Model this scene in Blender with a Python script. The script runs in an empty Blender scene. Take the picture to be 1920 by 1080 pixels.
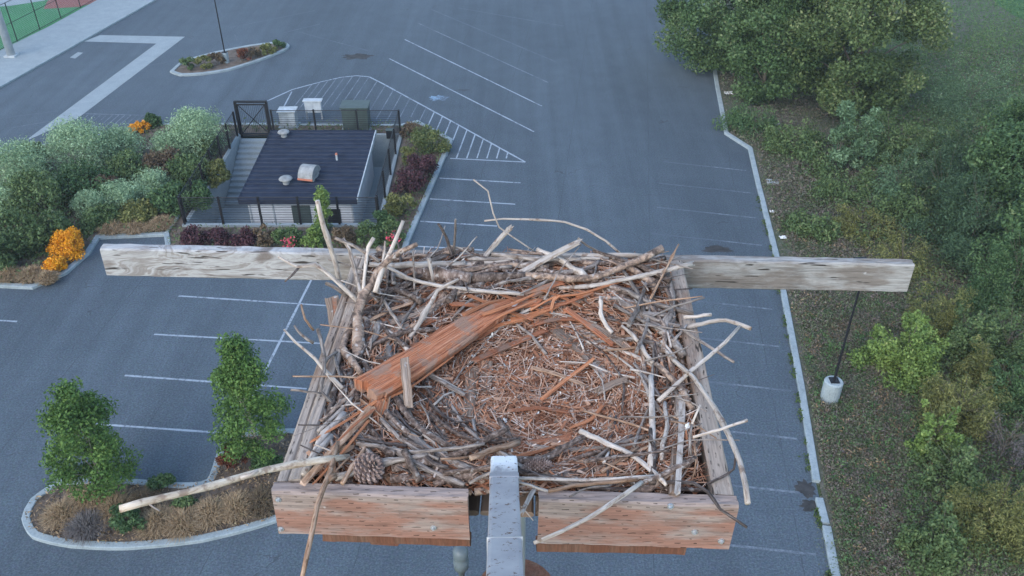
import bpy, bmesh, math, random
import numpy as np
from mathutils import Vector, Matrix
from mathutils.geometry import tessellate_polygon

random.seed(7); rng = np.random.default_rng(7)
R = math.radians
scene = bpy.context.scene
C = scene.collection

# ------------------------------------------------------------------ camera
CAM_H = 23.3; PITCH = R(34.8); FPX = 1640.0
cam = bpy.data.cameras.new('camera'); camo = bpy.data.objects.new('camera', cam); C.objects.link(camo)
camo.location = (0, 0, CAM_H); camo.rotation_euler = (R(90) - PITCH, 0, 0)
cam.sensor_width = 36; cam.lens = 36 * FPX / 1920; cam.clip_start = 0.05; cam.clip_end = 3000
scene.camera = camo

# ------------------------------------------------------------------ light
SUN_EL, SUN_AZ = R(38), R(215)          # soft dawn light from behind and left of the camera
world = bpy.data.worlds.new('World'); scene.world = world; world.use_nodes = True
wn = world.node_tree.nodes; wl = world.node_tree.links
bg = wn['Background']; sky = wn.new('ShaderNodeTexSky'); sky.sky_type = 'NISHITA'
sky.sun_disc = False; sky.sun_elevation = SUN_EL; sky.sun_rotation = SUN_AZ
sky.air_density = 1.3; sky.dust_density = 1.0; sky.ozone_density = 2.6
wl.new(sky.outputs[0], bg.inputs[0]); bg.inputs[1].default_value = 0.15
sd = bpy.data.lights.new('sun', 'SUN'); so = bpy.data.objects.new('sun', sd); C.objects.link(so)
sd.energy = 0.7; sd.angle = R(60); sd.color = (1.0, 0.93, 0.85)
dirv = Vector((math.sin(SUN_AZ) * math.cos(SUN_EL), math.cos(SUN_AZ) * math.cos(SUN_EL), math.sin(SUN_EL)))
so.rotation_euler = dirv.to_track_quat('Z', 'Y').to_euler(); so.location = (0, 0, 60)
vs = scene.view_settings; vs.view_transform = 'Standard'; vs.look = 'None'; vs.gamma = 1; vs.exposure = 1.30
vs.use_curve_mapping = False
scene.render.engine = 'CYCLES'

# ------------------------------------------------------------------ picture to place
ST, CT = math.sin(PITCH), math.cos(PITCH)
def pix(u, v, z=0.0):
    """the point at height z that the photograph shows at (u, v)"""
    a, b = u - 960.0, v - 540.0
    d = (a, CT * FPX - ST * b, -ST * FPX - CT * b)
    t = (z - CAM_H) / d[2]
    return Vector((d[0] * t, d[1] * t, z))
def G2(u, v): p = pix(u, v, 0); return (p.x, p.y)
def px_size(p): return (p.y * CT + (CAM_H - p.z) * ST) / FPX      # metres in one photo pixel at p
def up_to(p, v):
    """height above the ground where the vertical through p meets photo row v"""
    t = math.tan(math.atan((v - 540) / FPX) + PITCH)
    return CAM_H - p.y * t

# ------------------------------------------------------------------ materials
def ramp_node(n, cols):
    r = n.new('ShaderNodeValToRGB'); e = r.color_ramp.elements
    while len(e) > 1: e.remove(e[-1])
    e[0].position = cols[0][0]; e[0].color = (*cols[0][1], 1)
    for p, c in cols[1:]:
        x = e.new(p); x.color = (*c, 1)
    return r
class Mat:
    def __init__(s, name, rough=0.8, metallic=0.0, spec=0.3):
        s.m = bpy.data.materials.new(name); s.m.use_nodes = True
        s.n = s.m.node_tree.nodes; s.l = s.m.node_tree.links; s.b = s.n['Principled BSDF']
        s.b.inputs['Roughness'].default_value = rough; s.b.inputs['Metallic'].default_value = metallic
        s.b.inputs['Specular IOR Level'].default_value = spec
    def node(s, t, **k):
        x = s.n.new(t)
        for a, v in k.items(): setattr(x, a, v)
        return x
    def coord(s, kind='Object', scale=(1, 1, 1), rot=(0, 0, 0)):
        t = s.node('ShaderNodeTexCoord'); m = s.node('ShaderNodeMapping')
        m.inputs['Scale'].default_value = scale; m.inputs['Rotation'].default_value = rot
        s.l.new(t.outputs[kind], m.inputs[0]); return m.outputs[0]
    def noise(s, vec, scale, detail=4, rough=0.6, dist=0.0):
        t = s.node('ShaderNodeTexNoise'); t.inputs['Scale'].default_value = scale
        t.inputs['Detail'].default_value = detail; t.inputs['Roughness'].default_value = rough
        t.inputs['Distortion'].default_value = dist
        if vec: s.l.new(vec, t.inputs['Vector'])
        return t.outputs['Fac']
    def ramp(s, fac, cols):
        r = ramp_node(s.n, cols); s.l.new(fac, r.inputs[0]); return r.outputs[0]
    def mix(s, fac, a, b, blend='MIX'):
        x = s.node('ShaderNodeMix', data_type='RGBA', blend_type=blend)
        for sock, val in ((x.inputs[0], fac), (x.inputs[6], a), (x.inputs[7], b)):
            if isinstance(val, bpy.types.NodeSocket): s.l.new(val, sock)
            elif isinstance(val, (int, float)): sock.default_value = val
            else: sock.default_value = (*val, 1)
        return x.outputs[2]
    def math(s, op, a, b=0.0, clamp=False):
        x = s.node('ShaderNodeMath', operation=op, use_clamp=clamp)
        for i, val in ((0, a), (1, b)):
            if isinstance(val, bpy.types.NodeSocket): s.l.new(val, x.inputs[i])
            else: x.inputs[i].default_value = val
        return x.outputs[0]
    def color(s, c):
        if isinstance(c, bpy.types.NodeSocket): s.l.new(c, s.b.inputs['Base Color'])
        else: s.b.inputs['Base Color'].default_value = (*c, 1)
        return s
    def bump(s, fac, strength=0.3, dist=0.01):
        b = s.node('ShaderNodeBump'); b.inputs['Strength'].default_value = strength
        b.inputs['Distance'].default_value = dist
        s.l.new(fac, b.inputs['Height']); s.l.new(b.outputs[0], s.b.inputs['Normal']); return s
    def rnd(s): return s.node('ShaderNodeObjectInfo').outputs['Random']
M = {}
def simple(name, c, rough=0.7, metallic=0.0, var=0.15, scale=3.0):
    m = Mat(name, rough, metallic); v = m.coord()
    f = m.noise(v, scale, 5)
    lo = tuple(x * (1 - var) for x in c); hi = tuple(min(1, x * (1 + var)) for x in c)
    m.color(m.ramp(f, [(0.3, lo), (0.7, hi)])); M[name] = m.m
def wood_uv(name, cols, rough=0.85, along=5.0, around=9.0, bump=0.5, patches=None, tint=0.35, fine=None):
    """wood or bark on a stick: the texture runs along the stick, every stick a little different"""
    m = Mat(name, rough); t = m.node('ShaderNodeTexCoord'); mp = m.node('ShaderNodeMapping')
    mp.inputs['Scale'].default_value = (around, along, 1); m.l.new(t.outputs['UV'], mp.inputs[0])
    r = m.rnd(); off = m.node('ShaderNodeCombineXYZ'); m.l.new(m.math('MULTIPLY', r, 37.0), off.inputs[2])
    m.l.new(off.outputs[0], mp.inputs['Location'])
    f = m.noise(mp.outputs[0], 1.0, 6, 0.7, 0.4)
    col = m.ramp(f, cols)
    if patches:
        pf = m.noise(m.coord('Object'), patches[0], 4, 0.6)
        pm = m.ramp(pf, [(patches[1], (0, 0, 0)), (patches[1] + 0.08, (1, 1, 1))])
        col = m.mix(m.math('MULTIPLY', pm, .8), col, patches[2])
    k = m.ramp(r, [(0.0, (1 - tint,) * 3), (1.0, (1 + tint * 0.35, 1 + tint * 0.3, 1 + tint * 0.25))])
    col = m.mix(1.0, col, k, 'MULTIPLY')
    m.color(col); m.bump(f, bump, 0.006); M[name] = m.m

wood_uv('bleached_wood', [(0.30, (.17, .12, .09)), (0.44, (.42, .355, .30)), (0.62, (.60, .53, .465)), (.75, (.70, .645, .59))], along=16, around=5, patches=(30, .57, (.21, .135, .095)), tint=.25, bump=.4)
wood_uv('peeled_wood', [(0.30, (.24, .16, .10)), (0.44, (.50, .40, .30)), (0.62, (.66, .56, .44)), (.75, (.72, .65, .56))], along=14, around=4, patches=(26, .53, (.27, .185, .135)), tint=.05, bump=.7)
wood_uv('grey_wood', [(0.32, (.07, .055, .046)), (0.5, (.26, .215, .185)), (0.68, (.50, .45, .41))], along=22, around=6, patches=(34, .58, (.13, .085, .06)))
wood_uv('bark', [(0.33, (.035, .024, .019)), (0.48, (.15, .105, .083)), (0.60, (.30, .225, .185)), (.70, (.46, .40, .36))], along=60, around=5, patches=(45, .58, (.46, .425, .395)), bump=1.0, tint=.45)
wood_uv('lichen_bark', [(0.33, (.06, .045, .038)), (0.46, (.19, .135, .105)), (0.58, (.40, .28, .205)), (.70, (.50, .42, .36))], along=38, around=3, patches=(38, .60, (.50, .46, .43)), bump=1.0, tint=.1)
wood_uv('tan_wood', [(0.32, (.14, .072, .04)), (0.5, (.38, .235, .15)), (0.68, (.58, .43, .32))], along=20, around=7, patches=(30, .61, (.15, .085, .055)))
wood_uv('cedar', [(0.30, (.06, .022, .013)), (0.40, (.28, .095, .045)), (0.55, (.54, .215, .11)), (0.72, (.66, .40, .27))], along=4.0, around=30, bump=1.0, patches=(12, .52, (.34, .225, .165)), tint=.35)
wood_uv('orange_splinter', [(0.3, (.20, .06, .026)), (0.5, (.50, .195, .09)), (0.7, (.62, .37, .22))], along=4, around=14, bump=.8, tint=.4)
wood_uv('dark_twig', [(0.3, (.025, .02, .019)), (0.5, (.10, .078, .07)), (0.7, (.26, .22, .20))], along=40, around=6)
wood_uv('grey_plank', [(0.3, (.06, .042, .031)), (0.5, (.25, .18, .135)), (0.68, (.47, .38, .315))], along=2.4, around=22, bump=.9, patches=(16, .63, (.60, .58, .56)))

# incised treated timber of the platform: grey weathered skin over red-brown wood, rows of small slits
def timber(name, base, weather, slit=True, wcut=.5, wscale=3.0, peel=None, axis=0, splits=False, grey_top=None):
    m = Mat(name, 0.85); oc = m.node('ShaderNodeTexCoord').outputs['Object']
    def mapped(sc, loc=(0, 0, 0)):
        mp = m.node('ShaderNodeMapping'); mp.inputs['Scale'].default_value = sc; mp.inputs['Location'].default_value = loc
        m.l.new(oc, mp.inputs[0]); return mp.outputs[0]
    st = [110, 110, 110]; st[axis] = 7.0
    grain = m.noise(mapped(st), 1.0, 6, 0.7, 0.6)
    col = m.ramp(grain, [(0.3, tuple(x * .62 for x in base)), (0.5, base), (0.72, tuple(min(1, x * 1.35) for x in base))])
    wcol = m.ramp(grain, [(0.3, tuple(x * .55 for x in weather)), (0.5, weather), (0.75, tuple(min(1, x * 1.4) for x in weather))])
    ws = [wscale * 3.5] * 3; ws[axis] = wscale
    wm = m.noise(mapped(ws, (3.1, 1.7, .4)), 1.0, 5, 0.65)
    if grey_top is not None:
        sp = m.node('ShaderNodeSeparateXYZ'); m.l.new(oc, sp.inputs[0])
        h = m.math('MULTIPLY', m.math('ADD', sp.outputs[2], grey_top), 30.0, True)
        wm = m.math('ADD', wm, m.math('MULTIPLY', h, .35))
    wmask = m.ramp(wm, [(wcut - .07, (0, 0, 0)), (wcut + .10, (1, 1, 1))])
    col = m.mix(wmask, col, wcol)
    if peel:
        col = peel(m, oc, mapped, col)
    if slit:
        br = m.node('ShaderNodeTexBrick'); br.offset = .5; br.squash = 1.0
        sw = m.node('ShaderNodeSeparateXYZ'); m.l.new(oc, sw.inputs[0]); cb = m.node('ShaderNodeCombineXYZ')
        m.l.new(sw.outputs[axis], cb.inputs[0]); m.l.new(m.math('ADD', sw.outputs[2], sw.outputs[1 - axis]), cb.inputs[1])
        jit = m.noise(mapped((25, 25, 25)), 1.0, 2); 
        jv = m.node('ShaderNodeVectorMath', operation='ADD'); m.l.new(cb.outputs[0], jv.inputs[0])
        jc = m.node('ShaderNodeCombineXYZ'); m.l.new(m.math('MULTIPLY', jit, .07), jc.inputs[0]); m.l.new(m.math('MULTIPLY', jit, .014), jc.inputs[1])
        m.l.new(jc.outputs[0], jv.inputs[1])
        # a slit is where a long thin cell of a grid is near its middle
        sx = m.node('ShaderNodeSeparateXYZ'); m.l.new(jv.outputs[0], sx.inputs[0])
        row = m.math('FLOOR', m.math('MULTIPLY', sx.outputs[1], 55.0))
        fy = m.math('FRACT', m.math('MULTIPLY', sx.outputs[1], 55.0))
        fx = m.math('FRACT', m.math('ADD', m.math('MULTIPLY', sx.outputs[0], 21.0), m.math('MULTIPLY', row, .383)))
        sl = m.math('MULTIPLY', m.math('LESS_THAN', m.math('ABSOLUTE', m.math('SUBTRACT', fx, .5)), m.math('MULTIPLY', jit, .30)),
                    m.math('LESS_THAN', m.math('ABSOLUTE', m.math('SUBTRACT', fy, .5)), .095))
        wear = m.noise(mapped((13, 13, 13), (9, 2, 5)), 1.0, 3)
        sl = m.math('MULTIPLY', sl, m.ramp(wear, [(.40, (.1,) * 3), (.60, (1,) * 3)]))
        col = m.mix(m.math('MULTIPLY', sl, .85), col, (.028, .018, .013))
    if splits:
        ss = [70, 70, 70]; ss[axis] = 9.0
        sp2 = m.noise(mapped(ss, (5, 5, 5)), 1.0, 2, .5)
        col = m.mix(m.ramp(sp2, [(.31, (.9,) * 3), (.36, (0,) * 3)]), col, (.02, .015, .012))
    blot = m.noise(mapped((9, 9, 9), (1, 8, 3)), 1.0, 4, .7)
    col = m.mix(m.ramp(blot, [(.70, (0,) * 3), (.75, (.6,) * 3)]), col, (.52, .51, .50))
    m.color(col); m.bump(grain, .5, .004); M[name] = m.m
def peel_left(m, oc, mapped, col):
    sx = m.node('ShaderNodeSeparateXYZ'); m.l.new(oc, sx.inputs[0])
    w = m.noise(mapped((3.2, 3.2, 11)), 1.0, 7, .62, 1.5)
    pl = m.ramp(w, [(.30, (.13, .10, .085)), (.40, (.22, .195, .18)), (.47, (.34, .33, .325)), (.52, (.42, .415, .41)), (.57, (.24, .215, .20)), (.63, (.37, .365, .36)), (.72, (.17, .135, .115))])
    lm = m.ramp(m.math('ADD', m.math('MULTIPLY', sx.outputs[0], .25), .5), [(.29, (1,) * 3), (.36, (0,) * 3)])
    col = m.mix(lm, col, pl)
    mid = m.math('LESS_THAN', m.math('ABSOLUTE', m.math('ADD', sx.outputs[0], -0.04)), .60)
    mid = m.math('MULTIPLY', mid, m.math('LESS_THAN', sx.outputs[2], -.012))
    red = m.ramp(m.noise(mapped((2, 40, 40), (4, 4, 4)), 1.0, 5), [(.3, (.085, .042, .027)), (.7, (.20, .105, .068))])
    return m.mix(mid, col, red)
timber('front_timber', (.28, .150, .112), (.30, .235, .205), wcut=.51, grey_top=.028, wscale=4.0)
timber('side_timber', (.23, .15, .105), (.35, .285, .235), wcut=.42, axis=1, splits=True, slit=True)
timber('beam_timber', (.19, .165, .145), (.31, .30, .285), slit=False, wcut=.5, peel=peel_left, wscale=6.0, splits=True)
timber('pole_wood', (.145, .062, .038), (.17, .095, .065), slit=False, axis=2)

simple('galvanised', (.48, .49, .50), .45, .6)
simple('black_metal', (.018, .018, .022), .5, .3)
simple('white_metal', (.42, .45, .46), .5, var=.25)
simple('vent_metal', (.27, .275, .27), .6, var=.35)
simple('insulator_glaze', (.13, .16, .175), .35)
simple('white_wall', (.62, .63, .64), .75, var=.06)
simple('green_metal', (.06, .082, .075), .5)
simple('pole_grey', (.42, .45, .47), .5)
simple('stem', (.12, .10, .08), .9)
simple('pale_trunk', (.34, .30, .25), .9)
simple('rust_pipe', (.45, .16, .10), .7)
simple('soil', (.13, .10, .078), .95, var=.45, scale=2.2)
simple('turf', (.035, .17, .06), .9, var=.15, scale=.5)
simple('lawn_grass', (.05, .12, .04), .9, var=.3, scale=1.2)
simple('red_track', (.22, .075, .06), .9)
simple('glass_white', (.75, .74, .72), .4)

# arm paint: pale grey chipped paint with rust and white droppings towards the end
m = Mat('arm_paint', .5); oc = m.coord()
n1 = m.noise(oc, 34, 6, .75); n2 = m.noise(m.coord('Object', (1, .6, 1)), 16, 5, .65)
base = m.ramp(m.noise(oc, 9, 3), [(.3, (.25, .25, .27)), (.7, (.36, .355, .365))])
sx = m.node('ShaderNodeSeparateXYZ'); m.l.new(m.coord(), sx.inputs[0])
endm = m.math('MULTIPLY', m.math('ADD', sx.outputs[1], .17), 9, True)     # end of the arm is local y = 0
wh = m.math('MULTIPLY', endm, m.ramp(n2, [(.38, (0,) * 3), (.46, (1,) * 3)]))
c = m.mix(m.math('MULTIPLY', wh, .95), base, (.80, .80, .80))
c = m.mix(m.ramp(n1, [(.58, (0,) * 3), (.61, (1,) * 3)]), c, (.10, .055, .045)); c = m.mix(m.math('MULTIPLY', m.ramp(m.noise(oc, 60, 3), [(.62, (0,) * 3), (.68, (1,) * 3)]), .5), c, (.16, .12, .11))
band = m.math('MULTIPLY', m.math('GREATER_THAN', sx.outputs[1], -.185), m.math('LESS_THAN', sx.outputs[1], m.math('ADD', -.158, m.math('MULTIPLY', n1, .02))))
c = m.mix(m.math('MULTIPLY', band, .8), c, (.25, .25, .27))
m.color(c); m.bump(n1, .15, .003); M['arm_paint'] = m.m

# asphalt: aggregate speckle, broad patches, fine cracks, oil stains
m = Mat('asphalt', .9, spec=.35); oc = m.coord()
sp = m.noise(oc, 13.0, 3, .85); br = m.noise(m.coord('Object', (1, .35, 1), (0, 0, R(8))), .09, 5, .6)
mid_n = m.noise(oc, .7, 5, .65)
c = m.ramp(sp, [(.28, (.035, .047, .059)), (.5, (.069, .091, .112)), (.72, (.121, .150, .174))])
cn = m.node('ShaderNodeTexNoise'); cn.inputs['Scale'].default_value = 9.0; cn.inputs['Detail'].default_value = 2; m.l.new(oc, cn.inputs['Vector'])
c = m.mix(.10, c, m.mix(1.0, c, m.mix(1.0, cn.outputs['Color'], (2.6, 2.6, 2.6), 'MULTIPLY'), 'MULTIPLY'))
c = m.mix(1.0, c, m.ramp(br, [(.3, (.78,) * 3), (.7, (1.18, 1.17, 1.15))]), 'MULTIPLY')
c = m.mix(1.0, c, m.ramp(mid_n, [(.3, (.90,) * 3), (.7, (1.08, 1.07, 1.06))]), 'MULTIPLY')
tr = m.noise(m.coord('Object', (2.2, .05, 1), (0, 0, R(7))), .5, 4, .6)
c = m.mix(1.0, c, m.ramp(tr, [(.35, (.90,) * 3), (.65, (1.07,) * 3)]), 'MULTIPLY')
sq = m.node('ShaderNodeSeparateXYZ'); m.l.new(m.coord('Object', (1, 1, 1), (0, 0, R(7))), sq.inputs[0])
seam = m.math('LESS_THAN', m.math('ABSOLUTE', m.math('SUBTRACT', m.math('FRACT', m.math('ADD', m.math('MULTIPLY', sq.outputs[0], .21), m.math('MULTIPLY', m.noise(oc, .6, 3), .03))), .5)), .004)
c = m.mix(m.math('MULTIPLY', seam, m.ramp(mid_n, [(.4, (.1,) * 3), (.6, (.5,) * 3)])), c, (.03, .036, .042))
st_ = m.noise(m.coord('Object', (.5, 1.3, 1)), .42, 3, .55)
c = m.mix(m.ramp(st_, [(.71, (0,) * 3), (.78, (.55,) * 3)]), c, (.035, .034, .034))
vo = m.node('ShaderNodeTexVoronoi', feature='DISTANCE_TO_EDGE'); vo.inputs['Scale'].default_value = .11
dv = m.node('ShaderNodeVectorMath', operation='ADD'); dn = m.node('ShaderNodeTexNoise'); dn.inputs['Scale'].default_value = .5
dn.inputs['Detail'].default_value = 5
m.l.new(oc, dn.inputs['Vector']); ds = m.node('ShaderNodeVectorMath', operation='SCALE'); ds.inputs[3].default_value = 2.4
m.l.new(dn.outputs['Color'], ds.inputs[0]); m.l.new(oc, dv.inputs[0]); m.l.new(ds.outputs[0], dv.inputs[1]); m.l.new(dv.outputs[0], vo.inputs['Vector'])
crk = m.math('MULTIPLY', m.math('LESS_THAN', vo.outputs['Distance'], .0022), m.ramp(mid_n, [(.5, (0,) * 3), (.6, (.5,) * 3)]))
c = m.mix(crk, c, (.03, .03, .032))
m.color(c); m.bump(sp, .35, .01); M['asphalt'] = m.m
# worn painted line: paint with asphalt showing through
def paint(name, col, wear):
    m = Mat(name, .75); oc = m.coord('Object')
    w = m.noise(oc, 6.0, 5, .75); big = m.noise(oc, .8, 3, .6)
    a = m.math('ADD', m.math('MULTIPLY', w, .6), m.math('MULTIPLY', big, .4))
    c = m.mix(m.ramp(a, [(wear - .05, (0,) * 3), (wear + .07, (1,) * 3)]), (.080, .098, .122), col)
    m.color(c); M[name] = m.m
paint('line_paint', (.31, .355, .40), .43)
paint('faded_paint', (.18, .21, .24), .50)
paint('very_faded_paint', (.125, .148, .175), .52)
paint('blue_paint', (.22, .34, .46), .50)
m = Mat('dark_stain', .9); m.color(m.ramp(m.noise(m.coord(), 3.0, 4), [(.35, (.03, .03, .03)), (.65, (.06, .058, .058))])); M['dark_stain'] = m.m
m = Mat('concrete', .85); oc = m.coord(); f = m.noise(oc, 1.3, 6, .65); g = m.noise(oc, 14, 3, .7)
c = m.ramp(f, [(.3, (.22, .26, .275)), (.7, (.30, .345, .36))])
c = m.mix(.35, c, m.ramp(g, [(.3, (.16, .185, .195)), (.7, (.36, .40, .41))]))
m.color(c); m.bump(g, .2, .005); M['concrete'] = m.m
m = Mat('kerb_concrete', .85); oc = m.coord(); f = m.noise(oc, 2.2, 6, .7); g = m.noise(oc, 17, 3, .7)
c = m.ramp(f, [(.28, (.18, .215, .22)), (.5, (.27, .32, .335)), (.7, (.34, .39, .405))])
c = m.mix(.3, c, m.ramp(g, [(.3, (.15, .17, .175)), (.7, (.42, .47, .48))]))
m.color(c); M['kerb_concrete'] = m.m
m = Mat('verge_soil', .95); oc = m.coord(); f = m.noise(oc, .35, 6, .65); g = m.noise(oc, 3.5, 5, .75)
c = m.ramp(f, [(.30, (.115, .095, .085)), (.47, (.080, .100, .062)), (.60, (.125, .105, .098)), (.74, (.07, .115, .055))])
c = m.mix(.5, c, m.ramp(g, [(.3, (.05, .045, .04)), (.5, (.095, .105, .065)), (.7, (.20, .18, .145))]))
m.color(c); m.bump(g, .8, .06); M['verge_soil'] = m.m
m = Mat('far_land', .95); f = m.noise(m.coord(), .03, 5); m.color(m.ramp(f, [(.35, (.05, .075, .035)), (.65, (.085, .11, .05))])); M['far_land'] = m.m
m = Mat('roof_metal', .65, .0, .2); f = m.noise(m.coord('Object', (1, 1, 1)), 1.6, 6, .7)
m.color(m.ramp(f, [(.3, (.012, .017, .032)), (.7, (.026, .034, .058))])); M['roof_metal'] = m.m
m = Mat('lining_base', .95); f = m.noise(m.coord(), 42, 5, .7)
m.color(m.ramp(f, [(.3, (.014, .008, .006)), (.55, (.042, .022, .014)), (.75, (.09, .05, .03))])); m.bump(f, .9, .02); M['lining_base'] = m.m  # lining colour darkened to put shade into the gaps between the needles

def leafy(name, cols, rough=.65, trans=.15):
    m = Mat(name, rough, spec=.25); a = m.node('ShaderNodeAttribute'); a.attribute_name = 'tint'
    col = m.ramp(a.outputs['Fac'], cols); m.color(col)
    t = m.node('ShaderNodeBsdfTranslucent'); m.l.new(col, t.inputs[0]); mx = m.node('ShaderNodeMixShader'); mx.inputs[0].default_value = trans
    out = m.n['Material Output']; m.l.new(m.b.outputs[0], mx.inputs[1]); m.l.new(t.outputs[0], mx.inputs[2]); m.l.new(mx.outputs[0], out.inputs[0])
    M[name] = m.m
leafy('street_leaf', [(0, (0.044, 0.089, 0.024)), (.5, (0.093, 0.177, 0.041)), (.85, (0.155, 0.249, 0.062)), (1, (0.296, 0.328, 0.106))])
leafy('tree_leaf', [(0, (0.033, 0.069, 0.027)), (.45, (0.071, 0.127, 0.043)), (.8, (0.117, 0.182, 0.072)), (.95, (0.206, 0.243, 0.113)), (1, (0.318, 0.331, 0.186))])
leafy('tree_leaf_warm', [(0, (0.037, 0.065, 0.025)), (.45, (0.080, 0.124, 0.040)), (.75, (0.140, 0.188, 0.071)), (.92, (0.262, 0.280, 0.124)), (1, (0.374, 0.366, 0.190))])
leafy('willow_leaf', [(0, (0.050, 0.098, 0.050)), (.5, (0.110, 0.190, 0.095)), (.9, (0.209, 0.310, 0.170)), (1, (0.330, 0.437, 0.260))])
leafy('silver_leaf', [(0, (0.111, 0.174, 0.091)), (.4, (0.244, 0.356, 0.204)), (.8, (0.376, 0.517, 0.307)), (1, (0.509, 0.657, 0.431))])
leafy('dark_leaf', [(0, (0.034, 0.072, 0.029)), (.5, (0.068, 0.127, 0.049)), (.9, (0.117, 0.186, 0.069)), (1, (0.195, 0.248, 0.112))])
leafy('mid_leaf', [(0, (0.047, 0.083, 0.032)), (.5, (0.094, 0.146, 0.053)), (.9, (0.158, 0.216, 0.085)), (1, (0.234, 0.222, 0.112))])
leafy('bright_leaf', [(0, (0.065, 0.117, 0.029)), (.5, (0.150, 0.228, 0.056)), (.9, (0.247, 0.331, 0.095)), (1, (0.364, 0.386, 0.146))])
leafy('olive_leaf', [(0, (0.072, 0.086, 0.027)), (.5, (0.163, 0.172, 0.054)), (.9, (0.260, 0.255, 0.090)), (1, (0.364, 0.304, 0.134))])
leafy('brown_leaf', [(0, (.055, .038, .026)), (.5, (.145, .10, .06)), (.9, (.22, .165, .10)), (1, (.14, .15, .06))])
leafy('purple_leaf', [(0, (.028, .012, .020)), (.5, (.070, .028, .038)), (.9, (.125, .055, .058)), (1, (.09, .09, .04))])
leafy('red_leaf', [(0, (.07, .022, .014)), (.5, (.16, .052, .028)), (.9, (.26, .10, .05)), (1, (.10, .11, .04))])
leafy('orange_bloom', [(0, (.46, .17, .008)), (.4, (.74, .31, .012)), (.9, (.84, .42, .025)), (1, (.36, .30, .04))], trans=.05)
leafy('pink_bloom', [(0, (.55, .05, .09)), (1, (.75, .12, .18))])
leafy('white_bloom', [(0, (.35, .40, .25)), (1, (.68, .70, .52))])
leafy('yellow_mix', [(0, (.05, .08, .03)), (.5, (.11, .14, .05)), (.85, (.22, .23, .08)), (1, (.42, .38, .10))])
leafy('dry_grass', [(0, (0.135, 0.090, 0.047)), (.5, (0.324, 0.222, 0.126)), (.9, (0.486, 0.360, 0.221)), (1, (0.162, 0.180, 0.074))])
leafy('grey_scrub', [(0, (.07, .06, .055)), (.5, (.15, .13, .125)), (1, (.24, .22, .20))])
leafy('weeds', [(0, (0.072, 0.091, 0.047)), (.25, (0.102, 0.142, 0.062)), (.45, (0.150, 0.130, 0.095)), (.62, (0.191, 0.148, 0.132)), (.78, (0.114, 0.176, 0.073)), (.92, (0.263, 0.216, 0.174)), (1, (0.203, 0.142, 0.140))])
leafy('meadow', [(0, (0.052, 0.102, 0.034)), (.5, (0.098, 0.186, 0.063)), (.85, (0.149, 0.246, 0.086)), (1, (0.253, 0.276, 0.149))])
leafy('blue_leaf', [(0, (0.029, 0.056, 0.028)), (.5, (0.056, 0.102, 0.050)), (.9, (0.107, 0.168, 0.084)), (1, (0.204, 0.265, 0.140))])
leafy('verge_tuft', [(0, (.03, .06, .018)), (.6, (.07, .115, .03)), (1, (.14, .16, .06))])
leafy('needles', [(0, (0.059, 0.022, 0.012)), (.22, (0.201, 0.081, 0.042)), (.42, (0.413, 0.185, 0.100)), (.60, (0.519, 0.302, 0.194)), (.76, (0.472, 0.364, 0.294)), (.9, (0.661, 0.538, 0.452)), (1, (0.800, 0.800, 0.735))], .8, .0)

# ------------------------------------------------------------------ builders
def link(name, me, mat=None, parent=None):
    o = bpy.data.objects.new(name, me); C.objects.link(o)
    if mat is not None and me is not None: me.materials.append(M[mat])
    if parent is not None: o.parent = parent
    return o
def tag(o, label=None, cat=None, group=None, kind=None):
    if label: o['label'] = label
    if cat: o['category'] = cat
    if group: o['group'] = group
    if kind: o['kind'] = kind
    return o
def thing(name, loc, label, cat, group=None, rz=0):
    o = bpy.data.objects.new(name, None); C.objects.link(o); o.location = loc; o.rotation_euler = (0, 0, rz)
    o.empty_display_size = .1
    return tag(o, label, cat, group)
def mesh(vs_, fs, uv=None, smooth=False):
    me = bpy.data.meshes.new('m'); me.from_pydata([tuple(v) for v in vs_], [], fs)
    if uv is not None:
        l = me.uv_layers.new(name='UVMap')
        l.data.foreach_set('uv', np.array(uv, 'f').ravel())
    if smooth: me.polygons.foreach_set('use_smooth', [True] * len(me.polygons))
    me.update(); return me
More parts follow.
